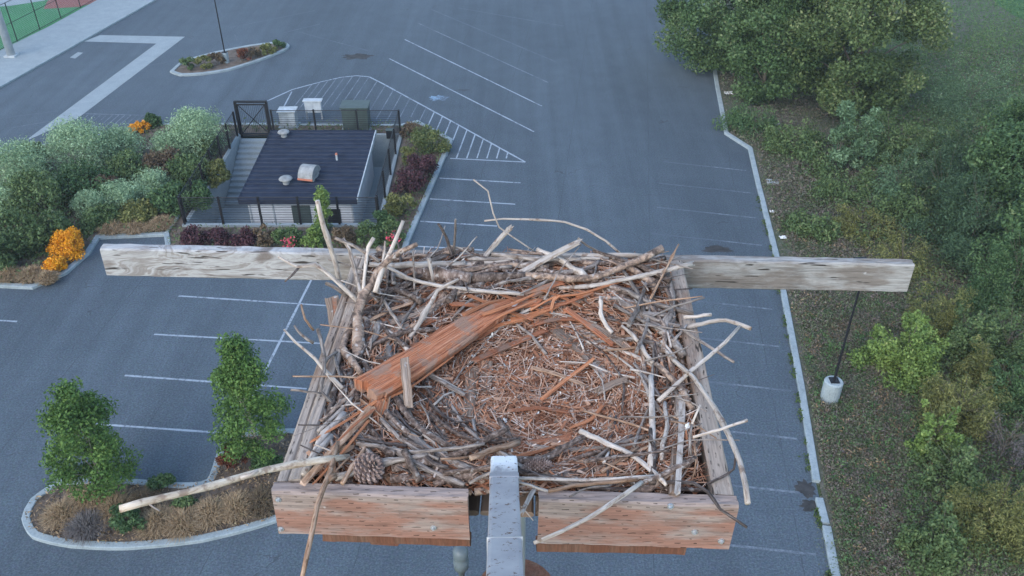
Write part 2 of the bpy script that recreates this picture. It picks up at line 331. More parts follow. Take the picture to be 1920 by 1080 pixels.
class MB:
    def __init__(s): s.v = []; s.f = []
    def box(s, x0, x1, y0, y1, z0, z1):
        b = len(s.v); s.v += [(x0, y0, z0), (x1, y0, z0), (x1, y1, z0), (x0, y1, z0), (x0, y0, z1), (x1, y0, z1), (x1, y1, z1), (x0, y1, z1)]
        s.f += [tuple(b + i for i in q) for q in ((3, 2, 1, 0), (4, 5, 6, 7), (0, 1, 5, 4), (1, 2, 6, 5), (2, 3, 7, 6), (3, 0, 4, 7))]; return s
    def cyl(s, a, b, r0, r1=None, n=12):
        r1 = r0 if r1 is None else r1; a = Vector(a); b = Vector(b); d = (b - a).normalized()
        x = d.orthogonal().normalized(); y = d.cross(x); k = len(s.v)
        for c, r in ((a, r0), (b, r1)):
            for i in range(n):
                t = 2 * math.pi * i / n; s.v.append(tuple(c + x * (r * math.cos(t)) + y * (r * math.sin(t))))
        for i in range(n): s.f.append((k + i, k + (i + 1) % n, k + n + (i + 1) % n, k + n + i))
        s.f.append(tuple(k + i for i in reversed(range(n)))); s.f.append(tuple(k + n + i for i in range(n))); return s
    def lathe(s, c, prof, n=20):
        k = len(s.v)
        for r, z in prof:
            for i in range(n):
                t = 2 * math.pi * i / n; s.v.append((c[0] + r * math.cos(t), c[1] + r * math.sin(t), c[2] + z))
        for j in range(len(prof) - 1):
            for i in range(n): s.f.append((k + j * n + i, k + j * n + (i + 1) % n, k + (j + 1) * n + (i + 1) % n, k + (j + 1) * n + i))
        s.f.append(tuple(k + i for i in reversed(range(n)))); e = k + (len(prof) - 1) * n; s.f.append(tuple(e + i for i in range(n))); return s
    def build(s, name, mat, parent=None, bevel=0, smooth=False):
        me = mesh(s.v, s.f, smooth=smooth)
        if bevel:
            bm = bmesh.new(); bm.from_mesh(me); bmesh.ops.bevel(bm, geom=bm.edges[:], offset=bevel, segments=2, affect='EDGES', profile=.6); bm.to_mesh(me); bm.free()
        return link(name, me, mat, parent)
def sheet(name, polys, z, mat, kind='structure', parent=None):
    """flat area; polys = [outline, hole, ...] in ground metres"""
    pl = [[Vector((x, y, 0)) for x, y in p] for p in polys]
    tris = tessellate_polygon(pl); vs_ = [(x, y, z) for p in polys for x, y in p]
    fs = []
    for t in tris:
        a, b, c = (Vector(vs_[i]) for i in t)
        fs.append(t if (b - a).cross(c - a).z > 0 else tuple(reversed(t)))
    o = link(name, mesh(vs_, fs), mat, parent)
    if kind: o['kind'] = kind
    return o
def catmull(pts, step):
    P = [pts[0] + (pts[0] - pts[1])] + list(pts) + [pts[-1] + (pts[-1] - pts[-2])]
    out = []; tpar = []
    for i in range(1, len(P) - 2):
        n = max(1, int((P[i + 1] - P[i]).length / step))
        for k in range(n):
            t = k / n; a, b, c, d = P[i - 1:i + 3]
            q = 0.5 * ((2 * b) + (c - a) * t + (2 * a - 5 * b + 4 * c - d) * t * t + (3 * b - a - 3 * c + d) * t ** 3)
            lin = b.lerp(c, t); out.append(q.lerp(lin, .35)); tpar.append((i - 1 + t) / (len(pts) - 1))
    out.append(pts[-1].copy()); tpar.append(1.0); return out, tpar
def tube_mesh(pts, r0, r1, sides=8, step=.03, rough=.10, flat=1.0, up=None, jag=0.0, bend=.25, knots=0, seed=None, origin=None, square=0.0, taper_end=None):
    """a stick (flat = 1) or a split plank (flat < 1): irregular section that runs along its length"""
    rr = random.Random(seed if seed is not None else random.random())
    C_, T_ = catmull(pts, step); n = len(C_); L = [0.0]
    for i in range(1, n): L.append(L[-1] + (C_[i] - C_[i - 1]).length)
    wob = [rr.uniform(1 - rough, 1 + rough) for _ in range(sides)]
    kn = [(rr.random(), rr.uniform(1.18, 1.5)) for _ in range(knots)]
    V = []; F = []; UV = []; px = None; d_prev = None
    for i in range(n):
        d = (C_[min(i + 1, n - 1)] - C_[max(i - 1, 0)]).normalized()
        if px is None:
            if up is not None: px = d.cross(up).normalized()
            else: px = d.orthogonal().normalized()
        px = (px - d * px.dot(d)).normalized(); py = d.cross(px)
        r = r0 + (r1 - r0) * T_[i]
        for kt, ks in kn: r *= 1 + (ks - 1) * math.exp(-((L[i] - kt * L[-1]) / (1.3 * max(r0, .004))) ** 2)
        r *= 1 + rr.uniform(-rough, rough) * .5
        if taper_end and T_[i] > 1 - taper_end: r *= max(.15, (1 - T_[i]) / taper_end)
        off = Vector((rr.uniform(-1, 1), rr.uniform(-1, 1), rr.uniform(-1, 1))) * r * bend if 0 < i < n - 1 else Vector()
        for k in range(sides):
            t = 2 * math.pi * (k + .5) / sides; cx, sy = math.cos(t), math.sin(t)
            if square: 
                q = max(abs(cx), abs(sy)); cx = cx * (1 - square) + cx / q * square; sy = sy * (1 - square) + sy / q * square
            w = wob[k] * (1 + rr.uniform(-rough, rough) * .35)
            p = C_[i] + off + px * (cx * r * w) + py * (sy * r * flat * w)
            if jag and i in (0, n - 1): p += d * rr.uniform(-jag, jag) * (1 if i else -1)
            V.append(p)
    for i in range(n - 1):
        for k in range(sides):
            k2 = (k + 1) % sides
            F.append((i * sides + k, i * sides + k2, (i + 1) * sides + k2, (i + 1) * sides + k))
            a, b = k / sides, (k + 1) / sides
            UV += [(a, L[i]), (b, L[i]), (b, L[i + 1]), (a, L[i + 1])]
    for base, rev in ((0, True), ((n - 1) * sides, False)):
        f = [base + k for k in range(sides)]; f = f[::-1] if rev else f
        F.append(tuple(f)); UV += [(.3 + .02 * math.cos(j), L[0 if rev else -1] + .002 * j) for j in range(sides)]
    og = origin if origin is not None else Vector()
    return mesh([p - og for p in V], F, UV, smooth=(flat == 1.0))
def slab_mesh(A, B, w0, w1, th, origin, cols=34, rows=30, seed=3):
    """split plank: long terraces of fibre with torn ends"""
    r_ = random.Random(seed); d = (B - A); L = d.length; d = d.normalized(); x = d.cross(Vector((0, 0, 1))).normalized(); z = x.cross(d)
    def steps(n, amp, run):
        out = []; cur = r_.uniform(-amp, amp)
        for _ in range(n):
            if r_.random() < run: cur = r_.uniform(-amp, amp)
            out.append(cur)
        return out
    e0 = steps(cols + 1, .045, .35); e1 = steps(cols + 1, .10, .45); lay = steps(cols + 1, th * .16, .28); fine = [r_.uniform(-1, 1) * th * .05 for _ in range(cols + 1)]
    lift = [steps(rows + 1, th * .13, .12) for _ in range(4)]; V = []; F = []; UV = []
    for j in range(rows + 1):
        t = j / rows; w = w0 + (w1 - w0) * t; sway = .006 * math.sin(t * 4.0)
        for i in range(cols + 1):
            s_ = i / cols; a = s_ * 2 - 1; c = A + d * (L * t + e0[i] * (1 - t) ** 6 * L * .6 + e1[i] * t ** 5 * L) + x * (a * w / 2 + sway + r_.uniform(-1, 1) * .0006)
            top = th * (.5 - .30 * abs(a) ** 5) + lay[i] + fine[i] + lift[min(3, int(s_ * 4))][j] * .5 + r_.uniform(-1, 1) * th * .02
            V.append(c + z * (top * (1 - .5 * t ** 3)))
    nb = len(V)
    for j in range(rows + 1):
        t = j / rows; w = (w0 + (w1 - w0) * t) * .9
        for i in range(cols + 1):
            a = i / cols * 2 - 1; V.append(A + d * (L * t + e0[i] * (1 - t) ** 6 * L * .6 - .004 * (1 - t) + e1[i] * t ** 5 * L) + x * (a * w / 2 + .006 * math.sin(t * 4.0)) - z * th * .5)
    q = lambda j, i, b=0: b + j * (cols + 1) + i
    def face(ids, uvs): F.append(tuple(ids)); UV.extend(uvs)
    for j in range(rows):
        for i in range(cols):
            u0, u1, v0, v1 = i / cols, (i + 1) / cols, j / rows * L, (j + 1) / rows * L
            face((q(j, i), q(j, i + 1), q(j + 1, i + 1), q(j + 1, i)), [(u0, v0), (u1, v0), (u1, v1), (u0, v1)])
            face((q(j + 1, i, nb), q(j + 1, i + 1, nb), q(j, i + 1, nb), q(j, i, nb)), [(u0, v1), (u1, v1), (u1, v0), (u0, v0)])
        for i, fl in ((0, 0), (cols, 1)):
            v0, v1 = j / rows * L, (j + 1) / rows * L; ids = [q(j, i), q(j + 1, i), q(j + 1, i, nb), q(j, i, nb)]
            face(ids if not fl else ids[::-1], [(1.1, v0), (1.1, v1), (1.3, v1), (1.3, v0)])
    for i in range(cols):
        for j, fl in ((0, 0), (rows, 1)):
            ids = [q(j, i + 1), q(j, i), q(j, i, nb), q(j, i + 1, nb)]; face(ids if not fl else ids[::-1], [((i + 1) / cols * 3, .3), (i / cols * 3, .3), (i / cols * 3, .35), ((i + 1) / cols * 3, .35)])
    me = mesh([p - origin for p in V], F, UV); bm = bmesh.new(); bm.from_mesh(me); bmesh.ops.recalc_face_normals(bm, faces=bm.faces[:]); bm.to_mesh(me); bm.free(); return me
def leaves(pts, nrm, size, var=.55, aspect=.55, tint=None, outward=.5):
    """leaf faces at pts (numpy N x 3) facing roughly along nrm"""
    N = len(pts); s = size * (1 + rng.uniform(-var, var, N))
    nr = nrm * outward + rng.normal(0, 1, (N, 3)) * .6; nr /= np.linalg.norm(nr, axis=1, keepdims=True) + 1e-9
    t = rng.normal(0, 1, (N, 3)); t -= nr * (t * nr).sum(1, keepdims=True); t /= np.linalg.norm(t, axis=1, keepdims=True) + 1e-9
    b = np.cross(nr, t); s = s[:, None]
    v = np.stack([pts - t * s * .5, pts + b * s * aspect * .5 + nr * s * .06, pts + t * s * .5, pts - b * s * aspect * .5 + nr * s * .06], 1).reshape(-1, 3)
    return quads(v, rng.beta(2, 2.2, N) if tint is None else tint)
def quads(v, tint):
    N = len(v) // 4; me = bpy.data.meshes.new('m')
    me.vertices.add(N * 4); me.vertices.foreach_set('co', v.astype('f').ravel())
    me.loops.add(N * 4); me.loops.foreach_set('vertex_index', np.arange(N * 4, dtype='i'))
    me.polygons.add(N); me.polygons.foreach_set('loop_start', np.arange(0, N * 4, 4, dtype='i'))
    a = me.attributes.new('tint', 'FLOAT', 'FACE'); a.data.foreach_set('value', np.clip(tint, 0, 1).astype('f'))
    me.update(calc_edges=True); return me
def clump_points(clumps, n):
    """points spread through the outer part of several ellipsoids"""
    w = np.array([c[3] * c[4] + c[4] * c[5] + c[3] * c[5] for c in clumps]); w = w / w.sum()
    idx = rng.choice(len(clumps), n, p=w); cl = np.array([c[:6] for c in clumps])[idx]
    d = rng.normal(0, 1, (n, 3)); d /= np.linalg.norm(d, axis=1, keepdims=True)
    r = rng.uniform(0, 1, n) ** .38; r *= 1 + rng.normal(0, .07, n)
    p = cl[:, :3] + d * cl[:, 3:] * r[:, None]
    tint = rng.beta(2, 2.2, n) * .75 + np.array([c[6] if len(c) > 6 else 0 for c in clumps])[idx] + .13
    return p, d, tint
def crown_clumps(rx, ry, h, z0, n, size, shape=None, seed=0):
    """small clumps that fill a crown outline: shape(t) = relative radius at height t"""
    r_ = random.Random(seed); out = []
    shape = shape or (lambda t: math.sqrt(max(0.05, 1 - (2 * t - 1) ** 2)))
    for _ in range(n):
        t = r_.random() ** .9; a = r_.uniform(0, 2 * math.pi); q = math.sqrt(r_.uniform(.05, 1)) * shape(t)
        s = size * r_.uniform(.6, 1.25)
        out.append((math.cos(a) * rx * q * .85, math.sin(a) * ry * q * .85, z0 + t * h, s, s, s * r_.uniform(.6, .95), r_.uniform(-.16, .16)))
    return out
def wood_frame(name, parent, h, r, tips, mat='stem'):
    V = []; F = []
    def add(me):
        k = len(V); V.extend([v.co.copy() for v in me.vertices]); F.extend([tuple(k + i for i in p.vertices) for p in me.polygons]); bpy.data.meshes.remove(me)
    add(tube_mesh([Vector((0, 0, -.05)), Vector((random.uniform(-.06, .06), random.uniform(-.06, .06), h * .5)), Vector((0, 0, h))], r, r * .3, 7, h / 7, .06))
    for tp in tips:
        tp = Vector(tp); b = Vector((0, 0, max(h * .12, min(h * .85, tp.z * random.uniform(.35, .6)))))
        add(tube_mesh([b, b.lerp(tp, .5) + Vector((0, 0, .06 * h * random.random())), tp], r * .42, r * .1, 5, .4, .06))
    return link(name, mesh(V, F, smooth=True), mat, parent)
def tree(name, base, label, cat, rx, ry, h, z0, n_cl, cl, n_leaf, leaf, mat, trunk_r, shape=None, group=None, seed=0, aspect=.55):
    t = thing(name, base, label, cat, group); cls = crown_clumps(rx, ry, h, z0, n_cl, cl, shape, seed)
    p, d, ti = clump_points(cls, n_leaf)
    p[:, 2] = np.maximum(p[:, 2], .03)
    link('crown', leaves(p, d, leaf, tint=ti, aspect=aspect), mat, t)
    tips = [c[:3] for c in random.Random(seed).sample(cls, min(12, len(cls)))]
    wood_frame('trunk', t, z0 + h * .8, trunk_r, tips, 'pale_trunk' if name == 'street_tree' else 'stem'); return t
def shrub(name, base, label, rx, ry, h, mat, n_leaf, leaf, n_cl=16, seed=0, group=None, cat='shrub', aspect=.45, shape=None, z0=.05):
    t = thing(name, base, label, cat, group)
    cls = crown_clumps(rx, ry, h * .82, z0 + h * .04, n_cl, min(rx, ry, h) * .42, shape or (lambda q: math.sqrt(max(.1, 1 - (q * .95) ** 2.4))), seed)
    p, d, ti = clump_points(cls, n_leaf); p[:, 2] = np.maximum(p[:, 2], .02)
    link('foliage', leaves(p, d, leaf, tint=ti, aspect=aspect, outward=.4), mat, t)
    wood_frame('stem', t, h * .55, .035, [c[:3] for c in random.Random(seed).sample(cls, min(6, len(cls)))]); return t
def wild_bush(name, base, label, rx, ry, h, mat, n_leaf, leaf, seed, group, aspect, spire=.5):
    """uneven bush: several leaning shoots of different height, bare stems showing between them"""
    t = thing(name, base, label, 'bush', group); r_ = random.Random(seed); cls = []; tips = []
    for k in range(r_.randint(10, 15)):
        a = r_.uniform(0, 6.283); q = math.sqrt(r_.random()) * .85; ox, oy = math.cos(a) * rx * q, math.sin(a) * ry * q; hh = h * r_.uniform(.55, 1.05) * (1.05 - .45 * q); w = min(rx, ry) * r_.uniform(.28, .5)
        lx_, ly_ = r_.gauss(0, .10) * hh, r_.gauss(0, .10) * hh
        for j in range(7):
            f = (j + .4) / 7; s_ = w * (1 - spire * f) * r_.uniform(.6, 1.05); b = w * .45 * (1 - .5 * f)
            cls.append((ox + lx_ * f + r_.gauss(0, b), oy + ly_ * f + r_.gauss(0, b), .05 + hh * f, s_, s_, s_ * r_.uniform(.6, 1.0), r_.uniform(-.2, .2)))
        tips.append((ox + lx_, oy + ly_, hh * 1.02))
    p, d, ti = clump_points(cls, n_leaf); p[:, 2] = np.maximum(p[:, 2], .02)
    link('foliage', leaves(p, d, leaf, tint=ti, aspect=aspect, outward=.4), mat, t); wood_frame('stem', t, h * .5, .03, tips); return t
def grass_clump(name, base, label, r, h, mat, n, w, cat='plant', group=None):
    """arching blades fanning out from one root, each blade of two faces"""
    t = thing(name, base, label, cat, group); a = rng.uniform(0, 2 * np.pi, n); q = rng.random(n) ** .6; L = h * (.55 + .6 * rng.random(n))
    a2 = rng.uniform(0, 2 * np.pi, n); o2 = np.column_stack([np.cos(a2), np.sin(a2), np.zeros(n)]); d = np.column_stack([np.cos(a), np.sin(a), np.zeros(n)]); k2 = rng.random(n) ** .5; root = o2 * (r * .7 * k2)[:, None]; d = d + o2 * k2[:, None]; L = L * (1.1 - .55 * k2)
    mid = root + d * (r * .12 * q)[:, None] + np.column_stack([np.zeros(n), np.zeros(n), L * .7]); tip = root + d * (r * .36 * q)[:, None] + np.column_stack([np.zeros(n), np.zeros(n), L * (1 - .3 * q)])
    s_ = np.column_stack([-np.sin(a), np.cos(a), np.zeros(n)]) * w * .5
    v = np.concatenate([np.stack([root - s_, root + s_, mid + s_, mid - s_], 1), np.stack([mid - s_, mid + s_, tip + s_ * .3, tip - s_ * .3], 1)], 0).reshape(-1, 3)
    ti = rng.beta(2, 2, n); link('blades', quads(v, np.concatenate([ti * .8, ti * .8 + .2])), mat, t)['kind'] = 'stuff'; return t
def ground_of(u, v): p = pix(u, v, 0); return p
def size_at(p, wpx): return wpx * px_size(p)


# ================================================================== the setting
PX0, PX1, PY0, PY1, PZ = -16.8, -7.0, 39.1, 49.8, -2.0        # sunken yard of the pump house
PIT = [(PX0, PY0), (PX1, PY0), (PX1, PY1), (PX0, PY1)]
PITO = [(PX0 - .2, PY0 - .2), (PX1 + .2, PY0 - .2), (PX1 + .2, PY1 + .2), (PX0 - .2, PY1 + .2)]
sheet('ground', [[(-900, -300), (900, -300), (900, 1900), (-900, 1900)], PITO], -.03, 'far_land')
kerb_r = [G2(*p) for p in ((1318, -30), (1332, 85), (1345, 165), (1362, 252), (1406, 280), (1421, 345), (1455, 480), (1478, 600), (1502, 730), (1530, 905), (1547, 985), (1566, 1080), (1590, 1190))]
lot = [(-120, 10)] + [(kerb_r[-1][0], 10)] + kerb_r[::-1] + [(kerb_r[0][0] - 3, 150), (-120, 150)]
sheet('parking_lot', [lot, PITO], 0.0, 'asphalt')
sheet('verge', [[(kerb_r[-1][0] + .1, 6)] + [(70, 6), (70, 150), (kerb_r[0][0], 150)] + [(x + .1, y) for x, y in kerb_r]], .05, 'verge_soil')
sheet('lawn', [[G2(1840, -30), G2(1870, 10), G2(1900, 30), G2(1935, 45), G2(2100, 70), G2(2100, -120), G2(1780, -120)]], .06, 'lawn_grass')

def offset(pts, d, closed):
    n = len(pts); out = []
    for i in range(n):
        a = Vector(pts[i - 1]) if (closed or i) else None; b = Vector(pts[i]); c = Vector(pts[(i + 1) % n]) if (closed or i < n - 1) else None
        d1 = (b - a).normalized() if a is not None else None; d2 = (c - b).normalized() if c is not None else None
        n1 = Vector((-d1.y, d1.x)) if d1 is not None else None; n2 = Vector((-d2.y, d2.x)) if d2 is not None else None
        if n1 is None: nn = n2
        elif n2 is None: nn = n1
        else:
            nn = (n1 + n2).normalized(); nn = nn / max(.5, nn.dot(n1))
        out.append(tuple(b + nn * d))
    return out
def kerb(pts, w=.17, h=.14, closed=False, mat='kerb_concrete', name='kerb'):
    P = [Vector(p) for p in pts]; A = offset(pts, w / 2, closed); B = offset(pts, -w / 2, closed); n = len(pts); V = []; F = []
    for a, b in zip(A, B):
        ca, cb = Vector(a), Vector(b); e = (cb - ca).normalized() * .025
        V += [(*a, -.02), (*a, h - .02), (*(ca + e), h), (*(cb - e), h), (*b, h - .02), (*b, -.02)]
    m_ = n if closed else n - 1
    for i in range(m_):
        j = (i + 1) % n
        for k in range(5): F.append((i * 6 + k, j * 6 + k, j * 6 + k + 1, i * 6 + k + 1))
    if not closed: F += [tuple(range(5, -1, -1)), tuple((n - 1) * 6 + k for k in range(6))]
    me = mesh(V, F); bm = bmesh.new(); bm.from_mesh(me); bmesh.ops.recalc_face_normals(bm, faces=bm.faces[:]); bm.to_mesh(me); bm.free()
    return tag(link(name, me, mat), kind='structure')
def smooth2(pts, closed=True, step=.4):
    P = [Vector((x, y, 0)) for x, y in pts]
    if closed: P = P + [P[0]]
    c, _ = catmull(P, step)
    return [(p.x, p.y) for p in (c[:-1] if closed else c)]
g1 = next(i for i in range(len(kerb_r)) if kerb_r[i] == G2(1530, 905))
kerb(kerb_r[:g1 + 1], .27, .14)                                       # broken for a stretch near the stain
kerb([G2(1535, 938), G2(1547, 985)], .27, .14); kerb([G2(1549, 990)] + kerb_r[g1 + 2:], .29, .12)

# painted markings
NL = [0]
def line(a, b, w=.1, mat='line_paint', name='parking_line'):
    A = Vector(G2(*a)); B = Vector(G2(*b)); d = (B - A).normalized(); n = Vector((-d.y, d.x)) * w / 2
    NL[0] += 1; z = .004 + .0004 * (NL[0] % 9)
    # short pieces with slightly uneven edges
    k = max(2, int((B - A).length / .35)); L = []; Rr = []
    for i in range(k + 1):
        p = A.lerp(B, i / k); j = random.uniform(.85, 1.12)
        L.append((p + n * j)); Rr.append((p - n * j))
    V = [(p.x, p.y, z) for p in L + Rr]; F = [(i, k + 1 + i, k + 2 + i, i + 1) for i in range(k)]
    me = mesh(V, F)
    if me.polygons[0].normal.z < 0: me.flip_normals()
    return tag(link(name, me, mat), kind='structure')
for a, b in (((844, 297), (985, 304)), ((824, 334), (976, 343)), ((806, 373), (966, 383)), ((788, 415), (932, 424)), ((768, 461), (905, 469))): line(a, b, .11)
for a, b in (((0, 601), (32, 603)), ((335, 555), (625, 574)), ((289, 627), (600, 644)), ((234, 704), (575, 729)), ((150, 793), (420, 812)), ((-40, 598), (0, 601))): line(a, b, .10)
line((585, 522), (428, 832), .11)
line((150, 213), (298, 217), .09, 'faded_paint')
for i in range(12): line((165 + i * 11.5, 216), (140 + i * 11.5, 238), .07, 'faded_paint')
for a, b in (((730, 110), (1001, 247)), ((759, 74), (1016, 199)), ((783, 43), (1028, 155))): line(a, b, .11, 'line_paint' if a[0] < 770 else 'faded_paint')
line((807, 17), (1042, 116), .1, 'very_faded_paint'); line((860, 15), (1057, 49), .1, 'very_faded_paint'); line((690, 95), (560, 60), .08, 'very_faded_paint')
for v, u, f in ((320, 1399, 1), (362, 1407, 1), (409, 1420, 1), (460, 1428, 1), (518, 1438, 0), (580, 1448, 1), (650, 1461, 1), (733, 1483, 1), (823, 1495, 1), (925, 1508, 1), (1040, 1530, 1)):
    ln = 60 + (v - 320) * .14
    line((u - ln, v - ln * .11), (u, v), .10, 'faded_paint'); line((u - ln * 2.6, v - ln * .28), (u - ln, v - ln * .11), .10, 'very_faded_paint')
for a, b in (((430, 52), (590, 20)), ((530, 62), (600, 45)), ((440, 64), (444, 76)), ((0, 222), (110, 208)), ((20, 240), (90, 228)), ((380, 105), (250, 128))): line(a, b, .09, 'very_faded_paint')
hb = [(500, 190), (548, 168), (600, 154), (640, 145), (668, 142), (692, 144), (716, 156), (850, 229), (985, 304)]
for a, b in zip(hb[:-1], hb[1:]): line(a, b, .12, 'line_paint', 'hatch_line')
line((547, 172), (525, 214), .09, 'line_paint', 'hatch_line')
def on_hb(u):
    for (a, b), (c, d) in zip(hb[:-1], hb[1:]):
        if a <= u <= c: return b + (d - b) * (u - a) / (c - a)
for i in range(26):
    u = 585 + i * 15.3; v = on_hb(u); sl = (u - 1190) / (v + 600)
    v1 = 295 + (u - 845) * .05 if u > 872 else (v + 57 if u < 780 else v + 45 - (u - 780) * .1)
    if u > 800 and u <= 872: v1 = min(v1 + 22, 296)
    v1 = min(v1, 297); 
    if u < 735: v1 = min(v1, 232)
    if v1 - v > 3: line((u, v), (u + sl * (v1 - v), v1), .08, 'line_paint' if u > 800 else 'faded_paint', 'hatch_line')
def blotch(name, u, v, rx, ry, mat, z=.003, seed=1):
    r_ = random.Random(seed); c = pix(u, v, 0); pts = []
    for i in range(26):
        t = 2 * math.pi * i / 26; q = r_.uniform(.6, 1.1); pts.append((c.x + rx * q * math.cos(t), c.y + ry * q * math.sin(t)))
    return sheet(name, [pts], z, mat)
blotch('painted_symbol', 823, 184, .75, .55, 'blue_paint')
blotch('oil_stain', 670, 106, 1.3, .7, 'dark_stain', .0022); blotch('oil_stain', 1345, 467, .9, .35, 'dark_stain', .0022, 4)
blotch('oil_stain', 1510, 916, .42, .45, 'dark_stain', .0085, 9); blotch('oil_stain', 1519, 948, .4, .3, 'dark_stain', .0095, 11)

# far side: field, path, concrete strip
A0, A1 = G2(-160, 190), G2(420, -125)
sheet('path', [[G2(-200, 205), G2(0, 97), G2(95, 50), G2(182, 2), G2(300, -64), G2(420, -64), G2(293, 0), G2(157, 77), G2(0, 165), G2(-200, 270)]], .09, 'concrete')
kerb([G2(430, -72), G2(293, 0), G2(157, 77), G2(0, 165), G2(-160, 252)], .16, .13)
sheet('playing_field', [[G2(-200, 204), G2(0, 96), G2(95, 49), G2(182, 1), G2(300, -65), G2(300, -170), G2(-300, -170)]], .05, 'turf')
sheet('running_track', [[G2(82, 18), G2(150, 14), G2(170, 8), G2(182, 2), G2(200, -14), G2(90, 2)]], .058, 'red_track')
sheet('running_track', [[G2(-80, 20), G2(20, 12), G2(85, 2), G2(85, -15), G2(-80, -10)]], .056, 'concrete')
sheet('concrete_strip', [[G2(157, 78), G2(188, 66), G2(347, 69), G2(146, 222), G2(45, 266), G2(293, 82)]], .012, 'concrete')
sheet('concrete_pad', [[G2(131, 108), G2(146, 98), G2(156, 99), G2(141, 110)]], .011, 'concrete')

# ---- main planted island with the sunken yard
isl = [G2(*p) for p in ((-300, 575), (-60, 548), (0, 537), (62, 540), (122, 514), (165, 476), (184, 447), (313, 441), (316, 460), (312, 477), (756, 478), (763, 455), (845, 265), (782, 231), (752, 238), (500, 236), (300, 236), (150, 262), (0, 292), (-300, 330))]
sheet('planting_bed', [isl, PITO], .10, 'soil')
kerb(isl[:10], .27, .15); kerb(isl[9:], .28, .16); kerb([G2(313, 441), G2(336, 408)], .16, .18)
# yard: floor, retaining walls, stairs
MB().box(PX0, PX1, PY0, PY1, PZ - .15, PZ).build('yard_floor', 'concrete')['kind'] = 'structure'
def rwall(x0, x1, y0, y1): tag(MB().box(x0, x1, y0, y1, PZ - .12, .22).build('retaining_wall', 'concrete'), kind='structure')
rwall(PX0 - .22, PX0, PY0 - .22, PY1 + .22); rwall(PX1, PX1 + .22, PY0 - .22, PY1 + .22)
rwall(PX0 + .002, PX1 - .002, PY0 - .221, PY0 - .001); rwall(PX0 + 2.0, PX1 - .002, PY1 + .001, PY1 + .221)
stair = thing('staircase', (PX0 + .98, PY1, 0), 'concrete steps going down into the sunken yard beside the building', 'stairs')
for i in range(12):
    s = MB().box(-.95, .95, -.42 * (i + 1), -.42 * i - .004, -2.0, -.163 * i - .01).build('step', 'concrete', stair, .012)

# ---- fence with horizontal rails
FH = 1.62
def fence(p0, p1, n, label):
    p0, p1 = Vector((*p0, .22)), Vector((*p1, .22)); t = thing('metal_fence', p0, label, 'fence', 'black rail fences round the sunken yard'); d = p1 - p0
    for i in range(n + 1):
        q = d * (i / n); MB().box(q.x - .05, q.x + .05, q.y - .05, q.y + .05, -.05, FH).build('post', 'black_metal', t)
    u = d.normalized(); nrm = Vector((-u.y, u.x, 0)) * .052
    for k in range(11):
        z = .10 + k * .142; r = .012 if k < 10 else .028
        MB().cyl(Vector((0, 0, z)) + nrm, d + Vector((0, 0, z)) + nrm, r, n=6).build('rail', 'black_metal', t)
fence((PX0 - .1, PY0 - .11), (PX1 + .1, PY0 - .11), 5, 'black rail fence along the front of the sunken yard, behind the flower bed')
fence((PX1 + .11, PY0 + .1), (PX1 + .11, PY1), 4, 'black rail fence on the right side of the sunken yard, by the purple shrubs')
fence((PX0 + 2.1, PY1 + .11), (PX1 + .1, PY1 + .11), 3, 'black rail fence behind the dark roof, in front of the utility cabinets')
fence((PX0 - .11, PY0 + .1), (PX0 - .11, PY1 - .2), 6, 'black rail fence on the left of the sunken yard, along the sloping shrubs')
gate = thing('yard_gate', (PX0 + .95, PY1 + .12, .2), 'tall black cross-braced metal gate at the head of the steps', 'gate')
for x in (-.95, .95): MB().box(x - .07, x + .07, -.07, .07, -.2, 2.1).build('gate_post', 'black_metal', gate)
fr = MB(); fr.box(-.87, .87, -.03, .03, 1.92, 2.0).box(-.87, .87, -.03, .03, 0, .08).box(-.87, -.8, -.029, .029, .08, 1.92).box(.8, .87, -.029, .029, .08, 1.92); fr.build('gate_frame', 'black_metal', gate)
MB().cyl((-.82, .0, .06), (.82, .0, 1.94), .03, n=6).build('cross_brace', 'black_metal', gate); MB().cyl((-.82, .012, 1.94), (.82, .012, .06), .03, n=6).build('cross_brace', 'black_metal', gate)
for k in range(14): x = -.74 + k * .114; MB().cyl((x, .03, .06), (x, .03, 1.94), .009, n=5).build('picket', 'black_metal', gate)
MB().box(-1.0, 1.0, -.09, .09, 2.1, 2.2).build('top_bar', 'black_metal', gate)

# ---- pump house
RX0, RX1, RY0, RY1 = -14.5, -8.25, 40.8, 48.8
EZ = .62
house = thing('pump_house', ((RX0 + RX1) / 2, (RY0 + RY1) / 2, PZ), 'low white building with dark ribbed metal roof in the sunken yard', 'building')
hw, hd, hz = (RX1 - RX0) / 2, (RY1 - RY0) / 2, EZ - PZ
MB().box(-hw + .3, hw - .3, -hd + .35, hd - .3, 0, hz - .08).build('wall', 'white_wall', house)
rv = []; rf = []; rows = 17
for i in range(rows):
    y0 = -hd + 2 * hd * i / rows; y1 = -hd + 2 * hd * (i + 1) / rows; b = len(rv); rise = lambda y: hz + .05 + (y + hd) * .035
    prof = [(y0, 0), (y0 + .17, 0), (y0 + .20, .055), (y0 + .28, .055), (y0 + .31, 0), (y1, 0)]
    for y, dz in prof: rv += [(-hw, y, rise(y) + dz), (hw, y, rise(y) + dz)]
    for j in range(5): rf.append((b + 2 * j, b + 2 * j + 1, b + 2 * j + 3, b + 2 * j + 2))
roof = link('roof', mesh(rv, rf), 'roof_metal', house)
MB().box(-hw - .02, hw + .02, -hd - .05, -hd, hz - .22, hz + .07).build('fascia', 'roof_metal', roof)
MB().box(-hw - .02, hw + .02, hd, hd + .05, hz + .05, hz + .36).build('fascia', 'roof_metal', roof)
